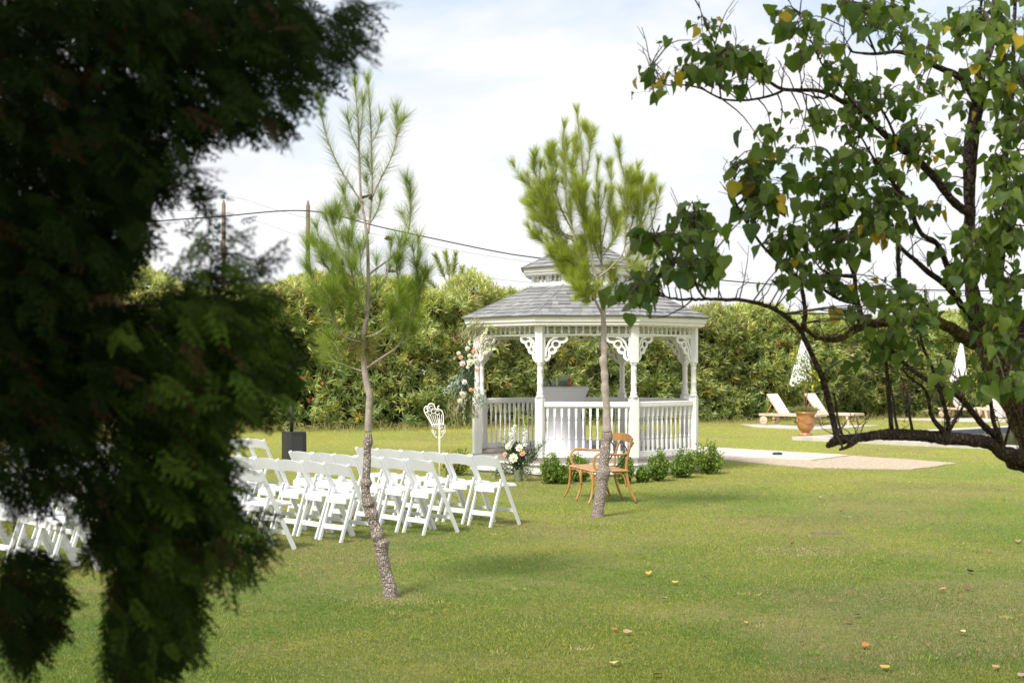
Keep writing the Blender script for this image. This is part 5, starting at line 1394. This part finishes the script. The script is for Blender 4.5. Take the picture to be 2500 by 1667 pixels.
limb([(2192, 792), (2194, 720), (2195, 687), (2192, 600), (2190, 545)], 6.5, 5, 4.7, 4.7)
limb([(2400, 838, 24), (2361, 828, 17), (2325, 803, 14.5), (2282, 784, 13.5), (2240, 778, 13), (2170, 785, 12), (2098, 799, 11), (2070, 817, 8.5), (2035, 830, 6.5), (1997, 824, 5), (1972, 808, 4.5), (1958, 790, 4)], 13, 4, 4.9, 4.5, 'limb', LB, 12)
limb([(2110, 798), (2090, 719), (2086, 674), (2070, 636), (2048, 607), (2042, 527), (2038, 464), (2045, 400)], 6.5, 3, 4.7, 4.6)
limb([(2083, 676), (2042, 672), (2010, 661), (1990, 640)], 4, 1.8, 4.65, 4.5)
limb([(1991, 660), (2010, 703), (2039, 725), (2064, 735), (2096, 742)], 3.2, 5, 4.5, 4.66)
# bottom limb
limb([(2600, 1150, 28), (2545, 1130, 24), (2500, 1118, 20), (2452, 1106, 18), (2423, 1084, 16), (2361, 1073, 15), (2311, 1070, 16), (2260, 1064, 14), (2217, 1061, 14), (2173, 1060, 14), (2130, 1064, 12), (2090, 1069, 11), (2047, 1074, 12), (2030, 1082, 9), (2021, 1088, 6)], 16, 6, 4.9, 4.55, 'limb', None, 14, jit=.12)
limb([(2095, 1072), (2080, 1084), (2064, 1093), (2050, 1097)], 6.5, 3, 4.6, 4.55)
limb([(2560, 1140), (2520, 1150), (2490, 1142), (2466, 1136), (2460, 1118), (2455, 1106)], 8, 8, 4.9, 4.85)
# shoots from it
limb([(2044, 1070), (2032, 1016), (2014, 943), (2005, 915), (1977, 854), (1960, 812), (1966, 766), (1959, 712), (1949, 680), (1924, 665), (1889, 629), (1860, 598), (1831, 556), (1806, 518), (1787, 464), (1775, 420)], 8.5, 1.6, 4.6, 4.4)
limb([(1960, 812), (1942, 791), (1910, 767), (1868, 745), (1805, 733), (1745, 730), (1700, 731), (1653, 730), (1624, 725), (1596, 718), (1578, 705)], 6.5, 1.8, 4.55, 4.0, wob=.002)
limb([(1690, 732), (1668, 750), (1643, 763), (1620, 774), (1583, 777)], 2.2, .9, 4.2, 4.05)
limb([(1722, 731), (1704, 706), (1694, 680), (1684, 652), (1680, 600), (1695, 530), (1690, 490)], 3.2, 1.3, 4.2, 4.1)
limb([(1690, 700), (1660, 680), (1638, 640), (1610, 600), (1590, 580)], 1.8, 1, 4.15, 4.05)
limb([(1690, 733), (1688, 700), (1720, 650), (1740, 620)], 2, 1.2, 4.2, 4.15)
limb([(2057, 1066), (2045, 1020), (2041, 985), (2033, 955)], 3.5, 2, 4.62, 4.6)
limb([(2177, 1054), (2168, 943), (2163, 880), (2160, 820)], 6, 3.5, 4.7, 4.7)
limb([(2192, 1054), (2184, 1010), (2181, 980), (2174, 940)], 4, 2, 4.75, 4.9)
limb([(2228, 1054), (2218, 1000), (2214, 960), (2200, 920)], 4, 1.5, 4.75, 4.9)
limb([(2318, 1072), (2300, 1050), (2275, 1016), (2260, 954), (2225, 925), (2202, 900)], 7, 2, 4.75, 4.6)
limb([(2314, 1068), (2314, 1027), (2297, 961), (2275, 895), (2253, 846), (2245, 800)], 6.5, 3, 4.75, 4.6)
limb([(2316, 1055), (2335, 1020), (2350, 992), (2353, 960), (2340, 900)], 4.5, 2, 4.75, 4.7)
limb([(2448, 1100), (2425, 1060), (2397, 1034), (2361, 990), (2336, 965), (2300, 947), (2260, 925), (2224, 900), (2181, 860), (2160, 830)], 9, 4, 4.85, 4.6)
limb([(2445, 1090), (2440, 1060), (2427, 1034), (2419, 983), (2412, 940), (2402, 900), (2408, 850)], 7, 3, 4.8, 4.6)
limb([(2453, 1085), (2462, 1050), (2470, 1020), (2490, 980)], 4, 1.5, 4.8, 4.7)
limb([(2510, 1110), (2495, 1060), (2480, 1010), (2460, 960), (2455, 900)], 5, 2, 4.8, 4.6)
limb([(2420, 840), (2440, 700), (2450, 560), (2455, 400), (2470, 250), (2475, 100), (2480, -40)], 9, 4, 4.8, 4.6)
limb([(2450, 600), (2480, 520), (2500, 420), (2520, 300)], 5, 3, 4.7, 4.5)
limb([(2440, 720), (2420, 650), (2415, 560), (2425, 480)], 5, 2, 4.7, 4.5)
limb([(2455, 900), (2520, 760), (2600, 640), (2680, 500), (2720, 380), (2700, 240)], 24, 5, 5.0, 5.0)
limb([(2600, 640), (2690, 660), (2780, 690)], 10, 4, 5.0, 5.0)
limb([(2660, 540), (2610, 400), (2600, 250), (2590, 120)], 10, 3, 5.0, 4.8)
limb([(2434, -50), (2480, -90), (2540, -100)], 6, 3, 5.0, 4.8)
# bare twigs
tw = MB(); rt = random.Random(12)
main_n = len(skel)
for _ in range(330):
    p, r_ = skel[rt.randrange(main_n)]
    if p.z < 1.2 or p.x > 1.9: continue
    L = rt.uniform(.04, .17); dv = Vector((rt.gauss(-.1, .4), rt.gauss(0, .3), rt.uniform(.3, 1.2))).normalized()
    q = [p, p + dv*L*.4 + Vector((rt.gauss(0, .006), 0, 0)), p + dv*L*.7 + Vector((rt.gauss(0, .008), 0, 0)), p + dv*L]
    tw.tube([x - tr0 for x in q], [.0024, .0018, .0013, .0009], 5)
    for _k in range(2):
        f = rt.uniform(.3, .9); b = p + dv*L*f; dv2 = (dv + Vector((rt.gauss(0, .7), rt.gauss(0, .4), rt.gauss(0, .4)))).normalized(); tw.tube([b - tr0, b + dv2*L*.3 - tr0], [.0013, .0008], 4)
tw.build('bare_twig', M['twig'], ap)['kind'] = 'stuff'
# leaf clusters: (u, v, ru, rv, leaves, depth, yellow share, size)
CL = [(1745, 150, 75, 70, 46, 4.2, .01, 1), (1830, 155, 50, 55, 34, 4.25, .02, 1), (1722, 45, 28, 38, 16, 4.2, .06, .62), (1672, 190, 30, 45, 12, 4.2, .15, .8), (1585, 205, 22, 26, 8, 4.15, .3, .75), (1690, 95, 22, 30, 10, 4.2, .05, .7), (1620, 190, 20, 20, 5, 4.18, .1, .75), (1640, 215, 15, 35, 4, 4.2, .0, .8),
      (1925, 50, 40, 42, 22, 4.45, .05, .9), (1950, 110, 40, 45, 16, 4.45, .0, .9), (2005, 115, 45, 35, 14, 4.45, .25, .9), (2066, 12, 45, 22, 10, 4.4, .1, 1), (2195, 55, 62, 65, 52, 4.35, .0, 1.15), (2225, 120, 40, 30, 16, 4.4, 0, 1.1),
      (2080, 200, 60, 60, 40, 4.5, .04, .9), (2060, 290, 60, 45, 34, 4.5, .02, .85), (2130, 250, 60, 55, 36, 4.6, .04, .85), (2220, 230, 55, 60, 34, 4.7, .03, .9), (2200, 330, 60, 40, 30, 4.7, .02, .85),
      (2330, 60, 60, 55, 34, 4.7, .05, .9), (2300, 130, 40, 60, 14, 4.6, .35, .8), (2350, 170, 60, 50, 30, 4.8, .05, .9), (2310, 230, 60, 45, 24, 4.8, .08, .85), (2440, 60, 60, 70, 44, 4.5, .05, 1.1),
      (1880, 330, 28, 40, 10, 4.4, .05, .8), (1920, 365, 40, 30, 10, 4.4, 0, .9), (1875, 395, 35, 45, 20, 4.4, .18, .95), (1990, 355, 45, 40, 16, 4.45, .0, .7),
      (1835, 440, 35, 45, 24, 4.35, .10, .9), (1885, 475, 50, 48, 34, 4.4, .08, 1), (1930, 430, 45, 50, 26, 4.4, .06, 1), (1925, 560, 42, 45, 20, 4.45, .0, 1), (1850, 525, 25, 20, 6, 4.4, .05, .9),
      (2000, 420, 60, 60, 36, 4.5, .06, .95), (2080, 400, 60, 60, 42, 4.55, .02, .95), (2030, 500, 60, 60, 48, 4.5, .0, .95), (2110, 490, 60, 55, 44, 4.6, .0, .95), (1985, 590, 55, 45, 30, 4.5, .0, .95), (2070, 580, 55, 45, 38, 4.5, .0, .95), (2140, 560, 45, 50, 28, 4.55, .04, .95),
      (2170, 430, 55, 60, 36, 4.7, .0, .9), (2200, 520, 50, 50, 26, 4.7, .04, .95), (1960, 640, 45, 45, 28, 4.45, .02, .95), (1990, 690, 40, 35, 16, 4.45, .0, 1), (2175, 570, 30, 35, 10, 4.5, .5, .95),
      (2290, 400, 40, 50, 16, 4.8, .10, .9), (2330, 350, 45, 50, 12, 4.85, .10, .9), (2300, 480, 40, 45, 14, 4.8, .12, .9), (2270, 320, 40, 40, 14, 4.8, .1, .85), (2340, 640, 55, 45, 30, 4.7, .0, 1), (2400, 560, 40, 60, 26, 4.7, .0, .9),
      (1700, 560, 50, 55, 44, 4.1, .0, .95), (1730, 640, 40, 45, 30, 4.1, .0, .95), (1655, 650, 35, 45, 20, 4.1, .0, .9), (1690, 500, 32, 32, 14, 4.1, .0, .8), (1595, 590, 32, 42, 22, 4.05, .0, .9), (1525, 710, 32, 40, 30, 4.0, .0, .85), (1560, 700, 40, 28, 16, 4.05, .0, .85),
      (2090, 700, 25, 60, 12, 4.5, .12, 1), (2075, 770, 20, 50, 8, 4.5, .2, 1), (2190, 730, 60, 50, 32, 4.35, .0, 1.15), (2130, 790, 55, 55, 26, 4.4, .0, 0.7), (2210, 800, 60, 55, 34, 4.3, .0, 0.7), (2160, 870, 60, 50, 24, 4.5, .0, 1.15), (2250, 760, 40, 50, 18, 4.4, .0, 1.1), (2230, 870, 40, 50, 16, 4.4, .0, 0.7),
      (2370, 670, 50, 40, 20, 4.6, .0, 1), (2440, 640, 55, 60, 44, 4.6, .0, 1), (2470, 740, 50, 70, 50, 4.6, .0, 1.05), (2440, 830, 50, 55, 34, 4.5, .02, 1.05), (2480, 900, 35, 60, 26, 4.5, .0, 1.05), (2395, 935, 35, 28, 12, 4.4, .0, 1.25), (2355, 905, 30, 28, 6, 4.4, .0, 1.25), (2440, 920, 30, 28, 9, 4.4, .0, 0.7),
      (2460, 180, 50, 70, 50, 4.5, .02, 1.05), (2470, 290, 45, 60, 44, 4.5, .04, 1), (2455, 390, 50, 60, 46, 4.5, .0, 1), (2470, 480, 45, 60, 44, 4.5, .0, 1), (2460, 560, 45, 50, 40, 4.5, .0, 1), (2375, 740, 35, 45, 12, 4.6, .05, .9),
      (2600, 150, 90, 90, 50, 4.7, .05, 1), (2620, 330, 100, 100, 55, 4.8, .05, 1), (2720, 480, 110, 100, 50, 4.9, .05, 1), (2640, 620, 100, 90, 45, 4.7, .03, 1), (2780, 700, 90, 90, 36, 5.0, .03, 1), (2700, 220, 90, 100, 40, 5.2, .05, 1), (2520, -60, 90, 80, 40, 4.8, .05, 1), (2380, -90, 90, 60, 36, 4.8, .05, 1), (2580, 800, 70, 80, 30, 4.7, .0, 1)]
leaves = []; tw2 = MB()
sp_np = np.array([tuple(p) for p, _ in skel])
for (u, v, ru, rv, n, d, ys, sz) in CL:
    n = int(n*1.22)
    k = max(1, n // 5); subs = []; ru *= .92; rv *= .92
    for i in range(k):
        a = rt.uniform(0, 6.28); q = rt.random()**.5*.85
        du, dv_ = math.cos(a)*ru*q, math.sin(a)*rv*q; c = P(u + du, v + dv_, d + rt.uniform(-.22, .22))
        j = int(np.argmin(((sp_np - np.array(c))**2).sum(1))); s0 = Vector(sp_np[j])
        if (c - s0).length > .012:
            mid = s0.lerp(c, .5) + Vector((0, 0, .03 if c.z > s0.z else .02)) + Vector((rt.gauss(0, .01), rt.gauss(0, .01), 0))
            q_ = cr_path([tuple(s0), tuple(mid), tuple(c)], 3); tw2.tube([Vector(x) - tr0 for x in q_], [.0028 - .0003*i_ for i_ in range(len(q_))], 5)
        subs.append((s0, c))
    for i in range(n):
        s0, c = subs[i % k]; f = rt.uniform(.45, 1.05); o_ = s0.lerp(c, f) if (c - s0).length < .25 else c + Vector((rt.gauss(0, .03), rt.gauss(0, .03), rt.gauss(0, .03)))
        a = rt.uniform(0, 6.28); pet = .018 + .022*rt.random()
        out = Vector((math.cos(a), math.sin(a)*.8, rt.uniform(-.4, .5))).normalized()
        b = o_ + out*pet + Vector((rt.gauss(0, .010), rt.gauss(0, .012), rt.gauss(0, .010)))
        tw2.tube([o_ - tr0, b - tr0], [.0008, .0006], 3)
        ax = (out*.75 + Vector((0, 0, -.85 + rt.gauss(0, .45)))).normalized()
        nm = (out*.7 + Vector((rt.gauss(0, .5), rt.gauss(-.35, .5), .55 + rt.gauss(0, .4))))
        nm = (nm - ax*nm.dot(ax)); nm = nm.normalized() if nm.length > 1e-3 else ax.orthogonal().normalized()
        L = .047*min(sz, 1.0)*rt.choice((rt.uniform(.42, .8), rt.uniform(.75, 1.05), rt.uniform(.9, 1.28)))
        leaves.append((b, ax, nm, L, rt.random() < ys, d))
tw2.build('leaf_twig', M['twig'], ap)['kind'] = 'stuff'
leaves.sort(key=lambda l: -l[3]/l[0].y)
ov_me = []
def ov_mesh(k, m_):
    v = OV[0].copy(); rr = random.Random(k)
    v[:, 2] += .18*np.sin(v[:, 1]*7 + k*1.7) * np.abs(v[:, 0])*2*rr.uniform(.3, 1) - rr.uniform(0, .35)*v[:, 1]**2 + np.abs(v[:, 0])*rr.uniform(-.15, .40); v[:, 0] *= rr.uniform(.95, 1.18); v[:, 0] += .09*np.sin(v[:, 1]*3.5 + k); v[:, 1] += .05*np.sin(v[:, 0]*9 + k)
    me = bpy.data.meshes.new('leaf'); me.from_pydata([tuple(x) for x in v], [], [tuple(f) for f in OV[1]]); me.polygons.foreach_set('use_smooth', [True]*len(OV[1])); me.materials.append(m_); return me
GMs = [ov_mesh(k, M['ap_leaf']) for k in range(9)]; YMs = [ov_mesh(k+7, M['ap_yellow']) for k in range(3)]
for i, (b, ax, nm, L, ye_, d) in enumerate(leaves[:300]):
    x = ax.cross(nm); mt = Matrix(((x.x*L, ax.x*L, nm.x*L, b.x - tr0.x), (x.y*L, ax.y*L, nm.y*L, b.y - tr0.y), (x.z*L, ax.z*L, nm.z*L, b.z - tr0.z), (0, 0, 0, 1)))
    me = rt.choice(YMs if ye_ else GMs); o = bpy.data.objects.new('leaf', me); C.objects.link(o); o.parent = ap; o.matrix_local = mt
rest = leaves[300:]
pos = np.array([tuple(l[0] - tr0) for l in rest]); axs = np.array([tuple(l[1]) for l in rest]); nms = np.array([tuple(l[2]) for l in rest]); Ls = np.array([l[3] for l in rest])
rg = np.random.default_rng(2); f = rg.random((len(rest), 1)); tn = np.array([.068, .132, .022])*(1-f) + np.array([.20, .275, .045])*f
ym = np.array([l[4] for l in rest]); tn[ym] = (.58, .40, .03)
pp_ = []
for k in range(6):
    vk = np.array([tuple(q.co) for q in GMs[k].vertices]); sl_ = slice(k, None, 6); pp_.append(scatter(vk, OV[1], pos[sl_], axs[sl_], nms[sl_], Ls[sl_], tn[sl_]))
V, F, T = join_arrays(pp_)
me = np_mesh('foliage', V, F, T); me.polygons.foreach_set('use_smooth', np.ones(len(F), bool)); o = link('foliage', me, M['ap_leaf_s'], ap); o['kind'] = 'stuff'

# ------------------------------------------------------------------ dark conifer at left, very near
cb = Vector((-1.45, 1.9, 0))
cn = empty('dark_conifer', 'large shaded conifer with drooping scaly sprays filling the left foreground, out of focus', 'conifer tree', cb)
MB().tube([cb*0 + Vector(p) for p in ((0, 0, -.05), (.03, .02, 1.2), (0, .05, 2.6), (.05, 0, 5), (0, 0, 8.5))], [.20, .17, .15, .11, .03], 14, True, .06).build('trunk', M['apricot_bark'], cn)
K = 1.0629
blobs = [(90, 110, 300, 230, 0.7), (440, 30, 260, 95, 1.0), (600, 150, 95, 75, .42), (715, 85, 85, 60, .36), (790, 45, 45, 60, .28), (110, 470, 200, 230, 0.7), (560, 265, 75, 35, .22), (330, 290, 120, 90, .55), (90, 800, 190, 190, 1.1), (380, 800, 180, 140, 0.6),
         (465, 700, 110, 85, .6), (490, 520, 60, 40, .06), (400, 620, 35, 40, .12), (370, 1000, 120, 150, .85), (370, 1180, 130, 140, .85), (330, 1380, 105, 140, .75), (280, 1500, 60, 60, .6), (40, 1370, 75, 130, .6), (20, 1060, 90, 110, .34), (170, 1060, 110, 90, .34), (230, 1120, 60, 70, .4),
         (550, 860, 45, 90, .40), (520, 1225, 60, 85, .42), (580, 720, 35, 65, .28), (480, 1100, 40, 50, .3), (470, 200, 100, 70, .7), (260, 400, 90, 70, .6), (610, 270, 50, 35, .25), (490, 600, 60, 45, .16), (560, 650, 45, 45, .2), (622, 830, 48, 85, .36), (640, 740, 30, 50, .16), (430, 545, 40, 30, .06), (570, 510, 25, 35, .05), (220, 1210, 40, 70, .5), (60, 620, 130, 180, 0.6), (700, 165, 45, 25, .2), (400, 420, 45, 40, .3), (570, 990, 18, 25, .12), (560, 620, 30, 30, .1)]
def spray_template(seed):
    r = np.random.default_rng(seed); v = []; f = []
    def dia(p, d, L, w_):
        n_ = np.array([-d[1], d[0], 0]); b = len(v)
        v.extend([p - n_*w_*.3, p + d*L*.5 - n_*w_*.5 + [0, 0, .01], p + d*L, p + d*L*.5 + n_*w_*.5 + [0, 0, .01]]); f.append((b, b+1, b+2, b+3))
    dia(np.array([0, 0, 0.]), np.array([0, 1., 0]), 1.0, .03)
    for i in range(11):
        t_ = .08 + .86*i/11; sg = 1 if i % 2 else -1; a = R(38 + r.uniform(-10, 10))*sg; d = np.array([math.sin(a), math.cos(a), r.uniform(-.25, .15)])
        L = .42*(1 - .55*t_)*r.uniform(.7, 1.2); p = np.array([0, t_, -.15*t_*t_]); dia(p, d, L, .052)
        for j in range(2):
            tt = .3 + .32*j; a2 = a + R(35)*(1 if j % 2 else -1); d2 = np.array([math.sin(a2), math.cos(a2), r.uniform(-.3, .1)]); dia(p + d*L*tt, d2, L*.46, .046)
    return np.array(v), np.array(f)
def conifer():
    r = np.random.default_rng(77); out = []; tmps = [spray_template(k) for k in range(3)]
    def add(p, outward, n, size, col):
        per = n // 3
        for k in range(3):
            sl_ = slice(k*per, (k+1)*per); m_ = len(p[sl_])
            ax = outward[sl_] + r.normal(size=(m_, 3))*np.array([.5, .5, .42]); nm = np.stack([r.normal(size=m_)*.5, r.normal(size=m_)*.6 - .3, np.ones(m_)*.6], 1)
            out.append(scatter(*tmps[k], p[sl_], ax, nm, size*(.7 + .6*r.random(m_)), col[sl_]))
    for (cx, cy_, rx, ry, dn) in blobs:
        cx, cy_, rx, ry = cx*K, cy_*K, rx*K, ry*K
        n = int(rx*ry*dn/23)//3*3
        a = r.random(n)*6.283; q = np.sqrt(r.random(n)); u = cx + np.cos(a)*q*rx; v = cy_ + np.sin(a)*q*ry
        d = 1.55 + 1.2*r.random(n) * (.4 + .6*(r.random(n)))
        p = np.stack([(u - HU)/FPX*d, d, CH - (v - HV)/FPX*d], 1) - np.array(cb)
        edge = np.clip((u - 300)/500, 0, 1)
        outward = np.stack([.75 + .2*edge, -.1 + 0*u, -.55 - .25*r.random(n) + .7*(v > 450)*(v < 700)*(u > 380)], 1)
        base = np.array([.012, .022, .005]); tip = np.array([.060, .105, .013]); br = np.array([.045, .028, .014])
        lit_mix = r.random((n, 1))**2 * (1.15 if cx > 330 and cy_ > 560 else .12); col = base*(1-lit_mix) + tip*lit_mix  # lower right sprays greener, others near black: light and shade in the tint
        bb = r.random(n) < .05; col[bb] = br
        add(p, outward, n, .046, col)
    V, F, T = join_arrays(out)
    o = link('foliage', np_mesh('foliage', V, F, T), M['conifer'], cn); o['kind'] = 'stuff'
    # boughs
    for (cx, cy_, rx, ry, dn) in blobs:
        if cx < 300 or dn < .3 or cy_ > 720: continue
        e_ = P(cx*K, cy_*K, 1.9) - cb; s_ = Vector((0, 0, max(.5, e_.z - .25)))
        mid = s_.lerp(e_, .5) + Vector((0, 0, .10))
        pc = cr_path([(*s_, .018), (*mid, .006), (*e_, .002)], 6)
        MB().tube([p[:3] for p in pc], [p[3] for p in pc], 8, True, .1).build('bough', M['apricot_bark'], cn)
    # unseen crown of the same tree, added to shade its visible part: larger sprays
    n = 2100
    hgt = r.random(n)**.9; z = 1.2 + 6.4*hgt; rad = (2.5*(1 - hgt)**.8 + .15)*np.sqrt(r.random(n)); a = r.random(n)*6.283
    p = np.stack([np.cos(a)*rad - .1, np.sin(a)*rad - .2, z], 1)
    w_ = p + np.array(cb)
    vpx = HV + (CH - w_[:, 2])/np.maximum(w_[:, 1], .05)*FPX; upx = HU + w_[:, 0]/np.maximum(w_[:, 1], .05)*FPX
    vis = ((w_[:, 1] > -.3) & (vpx > -900) & (upx > -260)) | (np.linalg.norm(w_ - np.array([0, 0, CH]), axis=1) < 1.3)
    vis |= (np.abs(w_[:, 1]) < .9) & (w_[:, 0] > -1.3) & (w_[:, 2] < 4.2)
    vis |= (w_[:, 0] > -.9) | ((w_[:, 1] > .1) & (upx > -1300) & (vpx > -1300))
    p = p[~vis]; a = a[~vis]; n = len(p)//3*3; p = p[:n]; a = a[:n]
    out.clear()
    add(p, np.stack([np.cos(a), np.sin(a), np.full(n, -.4)], 1), n, .62, np.tile(np.array([.04, .075, .016]), (n, 1)))
    V, F, T = join_arrays(out)
    o = link('unseen_crown', np_mesh('unseen_crown', V, F, T), M['conifer'], cn); o['kind'] = 'stuff'
conifer()
# ------------------------------------------------------------------ fallen leaves on the lawn
def zl(x, y): return (1400 + x/2.138, 1200 + y/2.138)
FLV = [((395, 443), 'yellow', 1.0, 'curled yellow-brown leaf on the lawn below the right pine'), ((530, 487), 'yellow', 1.0, 'pale yellow leaf right of the curled one below the pine'), ((473, 575), 'tan', .8, 'tan leaf alone on the lawn below the yellow pair'),
       ((903, 699), 'yellow', .55, 'tiny bright yellow leaf in the middle of the right lawn'), ((210, 733), 'orange', .8, 'orange leaf standing up beside a broad tan leaf'), ((287, 753), 'tan', 1.1, 'broad tan leaf beside the upright orange leaf'),
       ((210, 915), 'cream', 1.1, 'large cream leaf near the bottom edge of the lawn'), ((437, 975), 'yellow', 1.1, 'curled yellow leaf right at the bottom edge'), ((1187, 803), 'tan', .5, 'small tan crumb leaf in a pair on the lawn'), ((1212, 795), 'yellow', .45, 'small yellow leaf of the close pair'),
       ((1430, 693), 'brown', .9, 'brown leaf just below an upright yellow leaf'), ((1478, 660), 'yellow', .9, 'upright yellow leaf just above a brown one'), ((1520, 822), 'orange', .9, 'long orange-brown rolled leaf on the lawn'), ((1630, 935), 'yellow', 1.1, 'rounded yellow leaf near the bottom of the lawn'),
       ((1607, 372), 'brown', .8, 'reddish brown leaf on the mid lawn'), ((1138, 285), 'orange', 1.2, 'folded orange leaf on a dry patch of lawn'), ((1345, 180), 'orange', .9, 'small orange leaf beside a dark patch of turf'), ((1402, 112), 'orange', 1.2, 'flat orange leaf beyond the dark patch'),
       ((683, 73), 'brown', 1.2, 'dark brown leaf right of the pine foot'), ((1285, 38), 'white', 1.2, 'white scrap of petal on the far lawn'), ((2140, 202), 'white', .9, 'white petal on the lawn at far right'), ((2160, 320), 'orange', 1.1, 'bright orange leaf at the right side of the lawn'),
       ((2322, 272), 'pink', 1.1, 'pinkish grey leaf at the right edge'), ((2078, 432), 'brown', 1.2, 'ragged brown leaf with a twig at right'), ((1922, 526), 'tan', 1.0, 'pale tan leaf left of a thin brown one'), ((2063, 518), 'brown', 1.1, 'thin brown leaf right of a pale tan one'),
       ((2028, 752), 'cream', 1.2, 'cream leaf with pointed ends at lower right'), ((2200, 935), 'tan', .8, 'small tan leaf with long stalk at lower right'), ((2243, 48), 'orange', 1.2, 'orange leaf on the far right lawn'), ((2220, 120), 'orange', .8, 'small rust leaf below the far right orange one'),
       ((1065, 53), 'brown', .9, 'small brown leaf on the lawn right of the shrubs'), ((2335, 975), 'pink', .9, 'mauve-brown leaf in the bottom right corner'), ((1290, 985), 'brown', .8, 'dark leaf scrap at the bottom edge of the lawn'), ((2010, 178), 'orange', .6, 'tiny orange leaf on the right lawn'),
       ((1525, 165), 'orange', .6, 'tiny rust leaf right of the dark patch'), ((570, 660), 'brown', .5, 'tiny brown leaf on the shaded lawn')]
fm = {}
for i, ((x, y), c, s, lab) in enumerate(FLV):
    u, v = zl(x, y); g_ = G(u, v); rr = random.Random(i)
    vv = OV[0].copy(); vv[:, 1] -= .5
    curl = rr.uniform(.1, .55)
    vv[:, 2] = np.abs(vv[:, 0])*curl + .22*vv[:, 1]**2*rr.choice((1, 2.2)) + .02
    me = bpy.data.meshes.new('fallen_leaf'); me.from_pydata([tuple(q) for q in vv], [], [tuple(f) for f in OV[1]]); me.polygons.foreach_set('use_smooth', [True]*len(OV[1]))
    me.materials.append(M['dead'][c]); o = bpy.data.objects.new('fallen_leaf', me); C.objects.link(o)
    sz = .060*s; o.scale = (sz, sz, sz); o.location = (g_.x, g_.y, .024); o.rotation_euler = (rr.uniform(-.25, .25), rr.uniform(-.25, .25), rr.uniform(0, 6.28))
    tag(o, lab, 'leaf', 'dry leaves fallen on the lawn')
